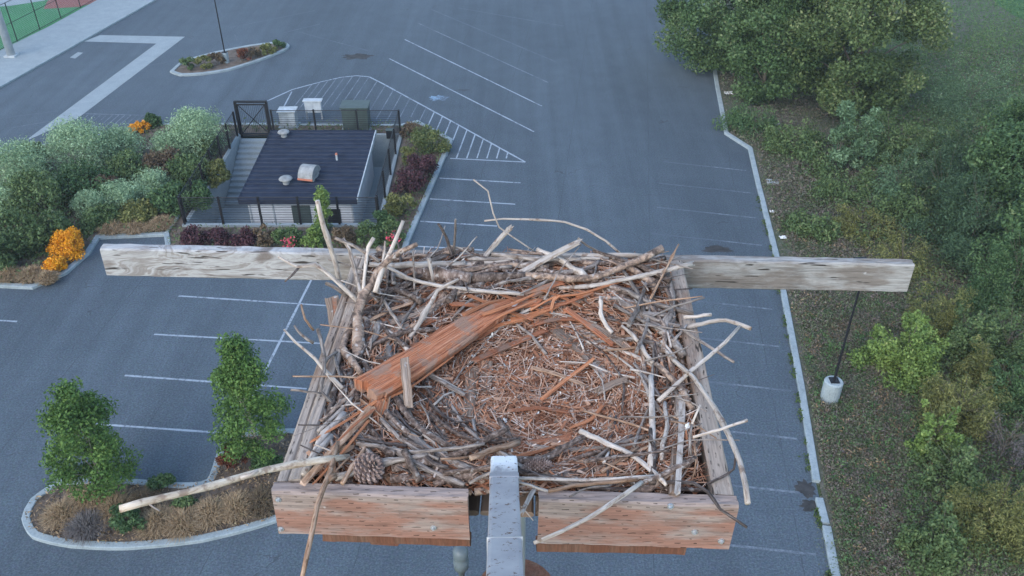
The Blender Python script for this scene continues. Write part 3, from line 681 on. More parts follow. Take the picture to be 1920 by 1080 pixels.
for s in (-1, 1):
    x = s * (hw + .03); fm = mesh([(x - .03, -hd, hz - .2), (x + .03, -hd, hz - .2), (x + .03, hd, hz + .1), (x - .03, hd, hz + .1), (x - .03, -hd, hz + .09), (x + .03, -hd, hz + .09), (x + .03, hd, hz + .38), (x - .03, hd, hz + .38)],
              [(3, 2, 1, 0), (4, 5, 6, 7), (0, 1, 5, 4), (1, 2, 6, 5), (2, 3, 7, 6), (3, 0, 4, 7)]); link('fascia', fm, 'white_metal' if s > 0 else 'roof_metal', roof)
MB().box(-.5, .5, -hd + .30, -hd + .345, .1, 2.1).build('door', 'green_metal', house)
wi = MB().box(1.1, 2.1, -hd + .31, -hd + .346, .9, 1.9).build('window', 'black_metal', house)
for x in (-2.75, -1.5, 2.75): MB().box(x - .04, x + .04, -hd + .30, -hd + .348, 0, hz - .2).build('wall_trim', 'white_metal', house)
def roof_at(u, v):
    z = EZ + .05
    for _ in range(4):
        p = pix(u, v, z); z = EZ + .05 + (p.y - RY0) * .035
    return p
def vent(u, v, r, label):
    p = roof_at(u, v); t = thing('roof_vent', p, label, 'vent', 'roof vents on the pump house')
    MB().cyl((0, 0, -.1), (0, 0, .30), r * .5).build('stack', 'vent_metal', t); MB().lathe((0, 0, .26), [(r * .9, 0), (r, .03), (r * .85, .10), (r * .3, .17)], 20).build('cap', 'vent_metal', t, smooth=True)
vent(533, 256, .36, 'round white vent cap at the back edge of the dark roof'); vent(537, 344, .38, 'round white vent cap beside the big hood on the dark roof')
p = roof_at(578, 338); hood = thing('ventilation_hood', p, 'large pale curved ventilation hood near the front of the dark roof', 'vent', rz=R(-12))
V = []; F = []; n = 10; w = .42
for i in range(n + 1):
    t = math.pi * .95 * i / n; y = -math.cos(t) * .62 + .25; z = .22 + math.sin(t) * .55
    V += [(-w, y, z), (w, y, z)]
for i in range(n): F.append((2 * i, 2 * i + 1, 2 * i + 3, 2 * i + 2))
F.append(tuple(2 * i for i in range(n, -1, -1))); F.append(tuple(2 * i + 1 for i in range(n + 1)))
link('hood', mesh(V, F), 'vent_metal', hood)
MB().box(-.36, .36, -.10, .72, -.12, .24).build('base', 'vent_metal', hood); MB().box(-.43, .43, -.40, -.35, .17, .27).build('rim', 'rust_pipe', hood)
p = roof_at(632, 300); t = thing('vent_pipe', p, 'thin white and red vent pipe on the right of the dark roof', 'pipe')
MB().cyl((0, 0, -.1), (0, 0, .34), .06).build('pipe', 'white_metal', t); MB().cyl((0, 0, .34), (0, 0, .44), .085, .05).build('pipe_cap', 'rust_pipe', t)

# utility cabinets behind the yard
def cabinet(u, v, w, d, h, mat, label, top=None, legs=False):
    p = pix(u, v, .1); t = thing('utility_cabinet', p, label, 'cabinet', 'utility cabinets behind the yard')
    z0 = .5 if legs else .06
    MB().box(-w / 2, w / 2, 0, d, z0, h).build('cabinet_body', mat, t, .02)
    MB().box(-w / 2 - .08, w / 2 + .08, -.08, d + .08, h + .002, h + .07).build('lid', top or mat, t)
    for x in (-w / 4 - .01, w / 4 + .01): MB().box(x - w / 4 + .02, x + w / 4 - .02, -.025, -.002, z0 + .08, h - .08).build('panel', mat, t)
    if legs:
        for x in (-w / 2 + .05, w / 2 - .05): MB().box(x - .04, x + .04, .05, .13, 0, z0 - .002).build('leg', 'galvanised', t)
    else: MB().box(-w / 2 - .12, w / 2 + .12, -.12, d + .12, -.05, .058).build('plinth', 'concrete', t)
cabinet(541, 240, 1.0, .7, 1.05, 'white_metal', 'white utility cabinet behind the fence, left of the three cabinets')
cabinet(590, 225, 1.05, .3, 1.25, 'pole_grey', 'pale grey two-door utility cabinet on legs behind the fence', legs=True)
cabinet(668, 246, 1.6, 1.1, 1.5, 'green_metal', 'dark green transformer cabinet behind the fence', 'green_metal')
p = pix(728, 252, 0); t = thing('meter_box', (PX1 - .5, PY1 - .25, .22), 'small dark box on the back wall by the fence corner', 'box')
MB().box(-.22, .22, -.12, .2, -.1, .42).build('box_body', 'black_metal', t, .02); MB().box(-.25, .25, -.15, .22, .422, .46).build('lid', 'green_metal', t)

# ---- light poles
def lamp_post(u, v, h, label, base_r=.33, base_h=.95, r=.048, lean=None):
    p = pix(u, v, .05); t = thing('lamp_post', p, label, 'lamp post', 'car park lamp posts')
    MB().lathe((0, 0, 0), [(base_r, -.1), (base_r, base_h - .05), (base_r - .05, base_h)], 24).build('base', 'kerb_concrete', t)
    MB().box(-.17, .17, -.17, .17, base_h + .002, base_h + .04).build('base_plate', 'black_metal', t)
    MB().cyl((0, 0, base_h + .03), (0, 0, h), r, r * .75, 10).build('pole', 'black_metal', t)
    hd_ = MB().box(-.2, .2, -.05, .6, h, h + .1).build('lamp_head', 'black_metal', t); MB().box(-.15, .15, .1, .5, h - .015, h - .002).build('lens', 'glass_white', hd_)
lamp_post(1554, 750, 6.2, 'black lamp post on a white concrete drum in the weeds', .36, 1.0)
lamp_post(425, 118, 7.0, 'black lamp post on the small planted island far up the car park', .22, .8)
p = pix(22, 105, .09); t = thing('stadium_light_pole', p, 'thick pale grey steel pole beside the playing field', 'pole')
MB().cyl((0, 0, .12), (0, 0, 20), .30, .16, 18).build('pole', 'pole_grey', t, smooth=True); MB().box(-.4, .4, -.4, .4, -.05, .12).build('base_plate', 'white_metal', t)
MB().box(-1.6, 1.6, -.08, .08, 19.2, 19.35).build('cross_arm', 'pole_grey', t)
for i in range(4): MB().cyl((-1.4 + i * .93, -.3, 19.1), (-1.4 + i * .93, .05, 19.3), .28, .12, 14).build('floodlight', 'pole_grey', t)
# chain-link fence along the field
f0, f1 = Vector((*G2(-60, 130), .09)), Vector((*G2(250, -36), .09)); t = thing('field_fence', f0, 'thin dark chain-link fence along the edge of the playing field', 'fence'); d = f1 - f0
for i in range(9):
    q = d * (i / 8); MB().cyl(q, q + Vector((0, 0, 3.0)), .04, n=8).build('post', 'black_metal', t)
for z in (.08, 1.5, 3.0): MB().cyl(Vector((0, 0, z)), d + Vector((0, 0, z)), .022, n=6).build('rail', 'black_metal', t)
V = []; F = []; Lf = d.length; ux = d.normalized()
for s in (-1, 1):
    k = -3.0
    while k < Lf:
        a, b = max(0, k), min(Lf, k + 3.0); za, zb = (a - k, b - k) if s > 0 else (3.0 - (a - k), 3.0 - (b - k))
        n0 = len(V); w = Vector((0, 0, .008)); P0 = ux * a + Vector((0, 0, max(0, min(3, za)))); P1 = ux * b + Vector((0, 0, max(0, min(3, zb))))
        V += [P0 - w, P1 - w, P1 + w, P0 + w]; F.append((n0, n0 + 1, n0 + 2, n0 + 3)); k += .22
tag(link('chain_mesh', mesh(V, F), 'galvanised', t), kind='stuff')

# small things lying by the kerb
def slab_box(name, u, v, w, d, h, mat, label, cat, rz=0):
    p = pix(u, v, .05); t = thing(name, p, label, cat, rz=rz); MB().box(-w / 2, w / 2, -d / 2, d / 2, -.05, h).build('box_body', mat, t, .015)
    MB().box(-w / 2 - .02, w / 2 + .02, -d / 2 - .02, d / 2 + .02, h + .002, h + .03).build('lid', mat, t, .008)
slab_box('utility_box', 1448, 344, .62, .42, .12, 'pole_grey', 'pale flat utility box in the weeds by the bend of the kerb', 'box', R(-8))
def litter(u, v, s, label):
    p = pix(u, v, .12); V = []; r_ = random.Random(u)
    for j in range(5):
        for i in range(5): V.append(((i - 2) * s * .22 + r_.uniform(-.03, .03), (j - 2) * s * .16 + r_.uniform(-.03, .03), r_.uniform(0, .10) * s + .02))
    F = [(j * 5 + i, j * 5 + i + 1, j * 5 + i + 6, j * 5 + i + 5) for j in range(4) for i in range(4)]
    o = link('litter', mesh(V, F), 'glass_white'); o.location = p; tag(o, label, 'litter')
    md = o.modifiers.new('thick', 'SOLIDIFY'); md.thickness = .012
litter(1366, 175, .7, 'pale scrap lying beside the far end of the kerb'); litter(1453, 236, .8, 'pale scrap lying in the weeds under the big trees')
litter(1449, 397, .35, 'small white scrap in the weeds just below the utility box'); litter(1468, 446, .4, 'small pale scrap by the kerb above the wooden beam')

# ================================================================== nest platform
ZN = CAM_H - 1.86                                   # top of the platform boards
FL, FR = pix(507, 925, ZN), pix(1385, 951, ZN)      # front top edge of the front boards
YAW = math.atan2(FR.y - FL.y, FR.x - FL.x)
PO = (FL + FR) / 2
plat = thing('nest_platform', PO, 'square wooden nest box of weathered treated boards with a long cross beam', 'platform', rz=YAW)
RZ = Matrix.Rotation(YAW, 3, 'Z'); RZi = RZ.inverted()
def loc(p): return RZi @ (p - PO)                    # place -> platform frame
def glob(x, y, z=0.0): return PO + RZ @ Vector((x, y, z))
def lx(u, v, z=0): return loc(pix(u, v, ZN + z)).x
def ly(u, v, z=0): return loc(pix(u, v, ZN + z)).y
HW = (FR - FL).length / 2
BY = ly(950, 483)                                   # inner face of the cross beam
def board(name, x0, x1, y0, y1, z0, z1, mat, axis=0, warp=.004, parent=plat, n=14, chip=.003):
    """sawn board, slightly warped, edges worn; its origin is its middle"""
    c = Vector(((x0 + x1) / 2, (y0 + y1) / 2, z1)); r_ = random.Random(hash(name) % 1000 + int(x0 * 1000) % 997)
    bm = bmesh.new(); hx, hy = (x1 - x0) / 2, (y1 - y0) / 2; L = hx if axis == 0 else hy; W = hy if axis == 0 else hx; rings = []
    ph = r_.uniform(0, 6)
    for i in range(n + 1):
        t = -L + 2 * L * i / n; dz = warp * math.sin(2.2 * i / n + ph); e = .006
        sec = [(-W, z0 - z1 + e), (-W, -e), (-W + e, 0), (-W * .3, r_.uniform(-1, 1) * chip * .5), (W * .3, r_.uniform(-1, 1) * chip * .5), (W - e, 0), (W, -e), (W, z0 - z1 + e), (W - e, z0 - z1), (-W + e, z0 - z1)]
        ring = []
        for a, z in sec:
            a += r_.uniform(-chip, chip) * .5; z += r_.uniform(-chip, chip) * .5 + dz
            te = t + (r_.uniform(-.003, .003) if i in (0, n) else 0)
            ring.append(bm.verts.new((te, a, z) if axis == 0 else (a, te, z)))
        rings.append(ring)
    for A, B in zip(rings[:-1], rings[1:]):
        for k in range(10): bm.faces.new((A[k], A[(k + 1) % 10], B[(k + 1) % 10], B[k]))
    bm.faces.new(rings[0]); bm.faces.new(rings[-1]); bmesh.ops.recalc_face_normals(bm, faces=bm.faces[:])
    me = bpy.data.meshes.new('m'); bm.to_mesh(me); bm.free(); o = link(name, me, mat, parent); o.location = c; return o
gx0, gx1 = lx(877, 925), lx(1010, 935)
fl = board('front_board', -HW, gx0, 0, .043, -.178, 0, 'front_timber'); fr_ = board('front_board', gx1, HW, 0, .043, -.186, .001, 'front_timber')
board('lower_board', -HW + .12, gx0 + .001, .012, .043, -.222, -.181, 'pole_wood'); board('lower_board', gx1 - .004, HW - .12, .012, .043, -.232, -.189, 'pole_wood')
def screw(par, u, v):
    # the photo point on the front face (plane y = 0 of the platform)
    a, b = u - 960.0, v - 540.0; d = Vector((a, CT * FPX - ST * b, -ST * FPX - CT * b)); o = Vector((0, 0, CAM_H))
    nn = RZ @ Vector((0, 1, 0)); t = (PO - o).dot(nn) / d.dot(nn); q = loc(o + d * t)
    w = MB().cyl((0, .002, 0), (0, -.003, 0), .009, n=14).cyl((0, -.003, 0), (0, -.009, 0), .0055, .004, 6).build('screw', 'galvanised', par); w.location = q - par.location
for u, v in ((522, 936), (527, 991), (813, 989)): screw(fl, u, v)
for u, v in ((1257, 949), (1302, 997), (1352, 1014)): screw(fr_, u, v)
board('side_board', HW - .062, HW - .004, .046, BY - .002, -.16, .0, 'side_timber', 1)
board('side_board', -HW + .004, -HW + .036, .046, BY - .002, -.16, -.004, 'side_timber', 1); board('side_board', -HW + .039, -HW + .078, .046, BY - .002, -.15, .006, 'side_timber', 1)
bx0, bx1 = lx(183, 470), lx(1713, 497)
board('cross_beam', bx0, bx1, BY, BY + .046, -.128, .004, 'beam_timber', 0, .003, n=60)
for i in range(7):
    x0 = -HW + .085 + i * (2 * HW - .15) / 7; board('floor_plank', x0, x0 + (2 * HW - .15) / 7 - .006, .10, BY - .004, -.185, -.163, 'grey_plank', 1)
for x in (-.36, .36): board('joist', x - .045, x + .045, .06, BY - .03, -.28, -.188, 'pole_wood', 1)

pole = thing('utility_pole', glob(.02, .62, 0), 'thick red-brown wooden pole carrying the nest platform', 'pole'); pole.location.z = 0
MB().cyl((0, 0, -.5), (0, 0, ZN - 1.25), .24, .165, 28).build('shaft', 'pole_wood', pole)
MB().cyl((0, 0, ZN - 1.25), (0, 0, ZN - .28), .035, n=14).build('riser', 'galvanised', pole); MB().box(-.4, .4, -.06, .06, ZN - .312, ZN - .283).build('cross_support', 'galvanised', pole)
pp = pix(865, 1066, ZN - 1.3)
ins = thing('insulator', pp, 'pale ceramic insulator on the pole under the left front board', 'insulator')
MB().lathe((0, 0, 0), [(.014, -.10), (.014, 0), (.032, .01), (.034, .06), (.026, .07), (.033, .085), (.033, .12), (.018, .135)], 20).build('insulator_body', 'insulator_glaze', ins, smooth=True)
MB().box(-.012, .25, -.012, .012, -.115, -.092).build('bracket', 'galvanised', ins)

# camera arm: square tube rising from the nest towards the camera
a0 = pix(945, 853, ZN + .035); a1 = pix(947, 1072, ZN + .40)
arm = thing('camera_arm', a0, 'pale grey chipped square steel arm streaked with white droppings between the front boards', 'arm')
dd = (a1 - a0); ln = dd.length * 1.9; ad = dd.normalized()
yv = -ad; xv = Vector((0, 0, 1)).cross(yv).normalized() * -1; xv = yv.cross(Vector((0, 0, 1))).normalized(); zv = xv.cross(yv)
arm.matrix_world = Matrix(((xv.x, yv.x, zv.x, a0.x), (xv.y, yv.y, zv.y, a0.y), (xv.z, yv.z, zv.z, a0.z), (0, 0, 0, 1)))
ab = MB().box(-.038, .038, -ln, 0, -.07, 0).build('tube', 'arm_paint', arm, .009)
MB().box(-.0395, .0395, -.192, -.157, -.0715, .0015).build('sleeve', 'arm_paint', arm, .003)
MB().box(-.0395, .0395, -.60, -.597, -.0715, .0015).build('seam', 'galvanised', arm)
st = thing('camera_mast', a0 + ad * (ln + .0), 'grey steel mast behind the camera', 'mast'); bpy.data.objects.remove(st)
pm = MB(); e_ = Vector((0, -ln + .06, -.04)); Rm = arm.matrix_world.to_3x3().inverted(); down = Rm @ Vector((0, 0, -1))
tgt = Rm @ (glob(.02, .36, -.55) - a0)
pm.cyl((0, -ln * .62, -.05), tgt, .022, n=10).build('strut', 'galvanised', arm)

# ================================================================== nest
BC = loc(pix(1010, 720, ZN - .05))                   # middle of the bowl
def surf(p):
    """height of the packed nest material in the platform frame"""
    q = loc(p) if True else p
    r = math.hypot((q.x - BC.x) / .50, (q.y - BC.y) / .46)
    h = -.088 + .072 * min(1.0, max(0, r - .35) / .65) ** 1.3
    if q.y > BY - .28: h += .022 * min(1, (q.y - BY + .28) / .15)
    if q.y < .13: h -= .05 * (1 - max(0, q.y) / .13)
    return h
nest = thing('bird_nest', glob(0, .6, -.16), 'large nest of sticks, bark and needles filling the wooden box', 'nest')
NO = nest.location.copy()
gv = []; gf = []; nx, ny = 60, 54
for j in range(ny + 1):
    for i in range(nx + 1):
        x = -HW + .08 + (2 * HW - .15) * i / nx; y = .065 + (BY - .07) * j / ny; p = glob(x, y)
        h = surf(p) - .012 + .010 * math.sin(x * 41 + 3 * math.sin(y * 33)) * math.sin(y * 47 + 2 * math.sin(x * 29)) + random.uniform(-.006, .006)
        gv.append(p + Vector((0, 0, h)) - NO)
for j in range(ny):
    for i in range(nx): gf.append((j * (nx + 1) + i, j * (nx + 1) + i + 1, (j + 1) * (nx + 1) + i + 1, (j + 1) * (nx + 1) + i))
link('lining', mesh(gv, gf, smooth=True), 'lining_base', nest)

# needles, shreds of bark and down strewn over the lining: uncountable
def strew(n, lmin, lmax, w, tint_fn, rad, zoff, tilt=.22):
    out = np.zeros((n * 4, 3)); ti = np.zeros(n)
    for k in range(n):
        while True:
            x = random.uniform(-HW + .09, HW - .08); y = random.uniform(.07, BY - .01); q = math.hypot((x - BC.x) / .50, (y - BC.y) / .46)
            if random.random() < rad(q): break
        a = random.uniform(0, math.pi) if q < .45 or random.random() < .45 else math.atan2(y - BC.y, x - BC.x) + math.pi / 2 + random.gauss(0, .5)
        p = glob(x, y); z = surf(p) + random.uniform(*zoff); L = random.uniform(lmin, lmax) / 2
        d = Vector((math.cos(a), math.sin(a), random.gauss(0, tilt))).normalized() * L
        b = Vector((-d.y, d.x, random.gauss(0, .3) * L)).normalized() * random.uniform(*w) / 2
        c = p + Vector((0, 0, z)) - NO; c1 = c - d; c2 = c + d
        out[k * 4:k * 4 + 4] = [c1 - b, c2 - b * .6, c2 + b * .6, c1 + b]; ti[k] = tint_fn()
    return quads(out, ti)
tag(link('needles', strew(15000, .025, .10, (.0016, .0040), lambda: random.betavariate(1.7, 1.7) * .95, lambda q: 1.0 if q < .8 else .55, (-.008, .022)), 'needles', nest), kind='stuff')
tag(link('bark_shreds', strew(2700, .03, .12, (.004, .013), lambda: random.betavariate(2, 2.8), lambda q: .8, (-.008, .016)), 'needles', nest), kind='stuff')
tag(link('down_flakes', strew(420, .005, .016, (.003, .009), lambda: random.uniform(.93, 1), lambda q: 1.0 if q < .7 else .3, (.006, .020), .8), 'needles', nest), kind='stuff')

WM = {'w': 'bleached_wood', 'g': 'grey_wood', 'b': 'bark', 't': 'tan_wood', 'c': 'cedar', 'o': 'orange_splinter', 'd': 'dark_twig', 'p': 'grey_plank', 'l': 'lichen_bark', 'k': 'peeled_wood'}
def SP(u, v, h=None, lay=.012):
    if h is not None: return pix(u, v, ZN + h)
    p = pix(u, v, ZN - .03)
    for _ in range(3): p = pix(u, v, ZN + surf(p) + lay)
    return p
def stick(kind, w0, w1, pts, lay=.012, label=None, flat=1.0, jag=0.0, knots=None, name=None, parent=None, bend=.22, rough=None, sides=None, taper=None):
    P = [SP(*q, lay=lay) if len(q) == 2 else SP(*q) for q in pts]
    r0 = w0 / 2 * px_size(P[0]); r1 = w1 / 2 * px_size(P[-1]); L = sum((P[i + 1] - P[i]).length for i in range(len(P) - 1))
    top = label is not None; og = P[0].copy() if top else NO
    if parent is not None: og = Vector(parent.location)
    me = tube_mesh(P, r0, r1, sides or (8 if flat == 1 else 12), step=max(.018, min(.05, L / 9)), rough=rough if rough is not None else (.10 if flat == 1 else .14), flat=flat,
                   up=None if flat == 1 else Vector((0, 0, 1)), jag=jag, bend=bend if flat == 1 else .05, knots=knots if knots is not None else (int(L / .16) if flat == 1 else 0), origin=og, square=0 if flat == 1 else .75, taper_end=taper)
    o = link(name or ('stick' if flat == 1 else 'wood_strip'), me, WM[kind], nest if (not top and parent is None) else parent)
    if top:
        o.location = og; tag(o, label, 'branch' if flat == 1 else 'wood piece')
    return o
def plank(kind, w, pts, lay=.014, t=.3, **k): return stick(kind, w, k.pop('w1', w * .9), pts, lay, flat=t, jag=k.pop('jag', .012), **k)

# --- filler sticks laid round the bowl, low down
def filler(n, rmin, rmax, kinds, ring, lay, lmin=.18, lmax=.5, straight=.35):
    for _ in range(n):
        for _try in range(40):
            x = random.uniform(-HW + .10, HW - .10); y = random.uniform(.09, BY - .03); q = math.hypot((x - BC.x) / .50, (y - BC.y) / .46)
            if ring[0] < q < ring[1]: break
        a0_ = math.atan2((y - BC.y) / .46, (x - BC.x) / .50); L = random.uniform(lmin, lmax); ang = a0_ + math.pi / 2 + random.gauss(0, straight)
        cur = random.choice((-1, 1)) * 0; pts = []
        for s in (-.5, -.17, .17, .5):
            aa = ang + s * L / max(.25, q * .5) * .75; px_, py_ = x + math.cos((ang + aa) / 2) * L * s, y + math.sin((ang + aa) / 2) * L * s
            px_ = max(-HW + .085, min(HW - .075, px_)); py_ = max(.06, min(BY - .012, py_)); p = glob(px_, py_)
            pts.append(p + Vector((0, 0, surf(p) + random.uniform(*lay))))
        if (pts[0] - pts[-1]).length < .08: continue
        k = random.choice(kinds); r = random.uniform(rmin, rmax)
        me = tube_mesh(pts, r, r * random.uniform(.5, .95), 7, .04, .12, bend=.3, knots=1, origin=NO)
        link('stick', me, WM[k], nest)
filler(85, .006, .014, 'bbgtbl', (.68, 1.9), (-.004, .012)); filler(60, .003, .008, 'gbtwdg', (.55, 1.9), (.006, .026)); filler(22, .009, .015, 'bbgl', (.95, 1.9), (.012, .034), .2, .42, .5); filler(28, .002, .004, 'gwtdb', (.4, 1.9), (.012, .04), .12, .3, .9)
for _ in range(26):       # split shreds lying in the bowl
    a = random.uniform(0, 6.28); q = random.uniform(.1, .75); x, y = BC.x + math.cos(a) * q * .5, BC.y + math.sin(a) * q * .46
    an = random.uniform(0, 3.14); L = random.uniform(.06, .20); P = [glob(x + math.cos(an) * L * s, y + math.sin(an) * L * s) for s in (-.5, .5)]
    P = [p + Vector((0, 0, surf(p) + random.uniform(.002, .012))) for p in P]
    link('wood_strip', tube_mesh(P, random.uniform(.004, .010), random.uniform(.003, .008), 10, .04, .15, .3, Vector((0, 0, 1)), .008, .05, origin=NO, square=.7), WM[random.choice('ccptoc')], nest)

# twigs that poke out of the rim and short thick pieces heaped along it
def rim_piece(nm, side, L, r, kinds, out, upz, lay):
    if side == 'left': x, y, ax = -HW + random.uniform(.06, .22), random.uniform(.1, BY - .05), math.pi
    elif side == 'right': x, y, ax = HW - random.uniform(.07, .22), random.uniform(.1, BY - .05), 0
    elif side == 'back': x, y, ax = random.uniform(-HW + .1, HW - .1), BY - random.uniform(.04, .18), math.pi / 2
    else: x, y, ax = random.choice((random.uniform(-HW + .1, gx0), random.uniform(gx1, HW - .1))), random.uniform(.08, .18), -math.pi / 2
    a = ax + (random.gauss(0, .5) if out else math.pi / 2 + random.gauss(0, .45)); L = random.uniform(*L); d = Vector((math.cos(a), math.sin(a), 0)); p = glob(x, y); z0 = surf(p) + random.uniform(*lay); P = []
    k1 = random.gauss(0, .12)
    for s_ in (-.5, 0, .5):
        q = Vector((x, y, 0)) + d * L * s_ + Vector((-d.y, d.x, 0)) * k1 * L * (s_ * s_ * 2)
        if not out: q.x = max(-HW + .08, min(HW - .075, q.x)); q.y = max(.06, min(BY - .012, q.y))
        P.append(glob(q.x, q.y) + Vector((0, 0, z0 + (s_ + .5) * upz * L)))
    if (P[0] - P[2]).length < .07: return
    rr_ = random.uniform(*r); link(nm, tube_mesh(P, rr_, rr_ * random.uniform(.4, .8), 7, .03, .14, bend=.3, knots=2, origin=NO), WM[random.choice(kinds)], nest)
for i in range(46): rim_piece('twig', random.choice(('left', 'left', 'back', 'right', 'right')), (.12, .30), (.0018, .0045), 'gwdgt', True, random.uniform(.1, .45), (.01, .03))
for i in range(70): rim_piece('rim_stick', random.choice(('left', 'left', 'back', 'back', 'right', 'front')), (.14, .38), (.006, .0135), 'bgglbw', False, .04, (.012, .034))
# --- sticks read from the photograph, the low ones first
plank('p', 22, [(660, 647), (700, 632), (760, 612)], .010); plank('c', 18, [(690, 640), (760, 622), (815, 597)], .012); plank('p', 18, [(725, 607), (765, 592), (802, 577)], .018)
plank('p', 22, [(705, 560), (745, 558), (775, 566)], .012, t=.4); plank('t', 8, [(698, 598), (735, 580), (772, 568)], .03)
stick('b', 12, 14, [(705, 550), (738, 543), (768, 552), (790, 567)], .03); stick('b', 9, 9, [(745, 545), (772, 530)], .035)
stick('b', 22, 24, [(795, 512), (830, 516), (884, 522)], .03, knots=2, rough=.18, bend=.35); stick('b', 20, 18, [(884, 522), (905, 520), (985, 519)], .022)
stick('b', 16, 15, [(770, 505), (800, 512), (838, 517)], .02); stick('g', 8, 7, [(835, 520), (870, 505), (960, 500)], .03)
plank('p', 20, [(985, 512), (1005, 500), (1045, 488)], .02); stick('g', 10, 8, [(1040, 515), (1090, 508), (1125, 490)], .03); stick('b', 9, 9, [(1015, 505), (1042, 512), (1070, 515)], .03)
plank('c', 15, [(1000, 552), (1024, 541), (1048, 527)], .022, jag=.02); plank('o', 5, [(997, 580), (1040, 557), (1085, 552), (1125, 540)], .035, t=.6); plank('o', 6, [(1034, 580), (1038, 563), (1046, 556)], .04, t=.6)
plank('c', 9, [(1020, 578), (1062, 568), (1110, 548)], .03); plank('o', 6, [(1085, 556), (1130, 538), (1190, 520)], .03, t=.6)
plank('c', 12, [(1062, 579), (1105, 611), (1148, 645)], .026, jag=.008); plank('p', 13, [(1098, 603), (1135, 622), (1178, 655)], .018)
plank('c', 9, [(935, 576), (965, 588), (997, 598)], .03); plank('o', 8, [(880, 554), (915, 568), (985, 596)], .032); plank('c', 15, [(890, 676), (950, 650), (1022, 620)], .022, jag=.02, w1=11)
plank('p', 20, [(1040, 618), (1085, 655), (1135, 703)], .014); plank('o', 8, [(1018, 747), (1062, 712), (1112, 674)], .026, t=.6); plank('c', 22, [(950, 842), (1010, 832), (1075, 822)], .014); plank('o', 9, [(968, 858), (1005, 848), (1042, 836)], .03, t=.6, w1=4)
plank('p', 24, [(884, 692), (881, 740), (877, 783)], .012, jag=.006); plank('p', 22, [(913, 678), (911, 708), (909, 738)], .008); plank('p', 15, [(820, 742), (845, 752), (868, 758)], .010); plank('t', 8, [(1145, 762), (1165, 700), (1215, 640)], .008)
stick('g', 9, 9, [(800, 699), (835, 721), (872, 741)], .026); stick('w', 5, 4, [(812, 760), (832, 742), (850, 735)], .03); plank('t', 12, [(1060, 850), (1110, 820), (1160, 790)], .008)
stick('b', 13, 12, [(742, 746), (770, 785), (812, 820), (876, 851)], .03); stick('b', 12, 11, [(724, 772), (746, 795), (767, 813)], .03); stick('g', 8, 6, [(714, 786), (750, 822), (780, 842), (822, 861)], .032)
stick('b', 6, 7, [(786, 708), (812, 747), (850, 775), (900, 800), (946, 828)], .022); stick('d', 7, 6, [(786, 737), (832, 780), (875, 802), (932, 831)], .024); stick('b', 8, 9, [(808, 778), (850, 810), (900, 830), (975, 824)], .030); stick('d', 6, 5, [(742, 770), (765, 800), (790, 815)], .025)
stick('b', 8, 11, [(935, 786), (946, 803), (958, 823)], .034); stick('b', 9, 9, [(750, 820), (780, 835), (813, 853)], .034); stick('d', 7, 6, [(658, 819), (700, 828), (762, 836)], .034); stick('g', 3, 4, [(786, 752), (800, 775), (806, 795)], .03)
stick('b', 14, 13, [(758, 845), (772, 873), (786, 902, .005)], .045); stick('b', 15, 15, [(716, 838), (728, 846), (742, 852)], .03); stick('b', 17, 18, [(732, 897, -.02), (800, 895, -.02), (925, 892, -.02)]); stick('b', 10, 9, [(830, 888, .005), (880, 881, .005), (930, 876, .005)])
stick('g', 6, 7, [(880, 906, .005), (905, 893, .005), (935, 880, .005)]); stick('d', 9, 8, [(790, 848), (812, 868), (840, 876)], .03); stick('t', 4, 5, [(826, 860), (855, 859), (885, 856)], .03)
stick('b', 12, 10, [(640, 655), (655, 672), (664, 686)], .02); stick('g', 6, 5, [(627, 664), (632, 690), (641, 716)], .03); stick('b', 14, 13, [(660, 720), (667, 735), (673, 752)], .02); stick('b', 13, 12, [(648, 726), (640, 742), (634, 770)], .012); stick('w', 4, 4, [(620, 766), (645, 760), (674, 756)], .03)
stick('g', 6, 6, [(606, 690, .03), (615, 672, .03), (632, 660, .02)]); plank('p', 26, [(622, 560, -.03), (628, 590, -.04), (636, 650, -.05)], t=.25); plank('c', 8, [(627, 560, -.01), (630, 600, -.02), (641, 652, -.03)], t=.4)
stick('b', 14, 12, [(640, 700), (625, 740), (618, 790)], .02); stick('b', 12, 12, [(622, 770), (640, 800), (680, 825)], .01); stick('g', 9, 8, [(610, 800), (625, 770), (650, 745)], .026); stick('b', 11, 12, [(690, 800), (715, 830), (735, 868)], .016); stick('d', 10, 9, [(600, 850), (640, 838), (690, 842)], .014)
stick('g', 9, 8, [(1164, 541), (1215, 565), (1262, 578), (1300, 588, .012)], .03); stick('g', 7, 6, [(1152, 572), (1202, 600), (1250, 622)], .034); stick('w', 6, 5, [(1250, 621), (1255, 636), (1258, 652)], .03); stick('b', 11, 10, [(1175, 545), (1225, 575), (1272, 610)], .016)
stick('b', 10, 9, [(1230, 590), (1250, 640), (1262, 700)], .014); stick('b', 12, 11, [(1190, 600), (1225, 640), (1250, 690)], .014); stick('g', 7, 7, [(1205, 590), (1245, 605), (1275, 612)], .03); plank('g', 10, [(1210, 588), (1240, 589), (1262, 592)], .035)
stick('w', 5, 7, [(1166, 611), (1185, 626), (1196, 640)], .035, knots=2); stick('w', 9, 8, [(1199, 643), (1210, 662), (1224, 680)], .036); stick('t', 5, 5, [(1132, 657), (1165, 655), (1198, 650)], .03); stick('w', 6, 5, [(1240, 640), (1254, 655), (1268, 672)], .04)
stick('w', 7, 7, [(1282, 595, .02), (1308, 593, .03), (1334, 590, .035)], knots=1); stick('g', 6, 5, [(1262, 640, .02), (1275, 625, .02), (1288, 610, .02)])
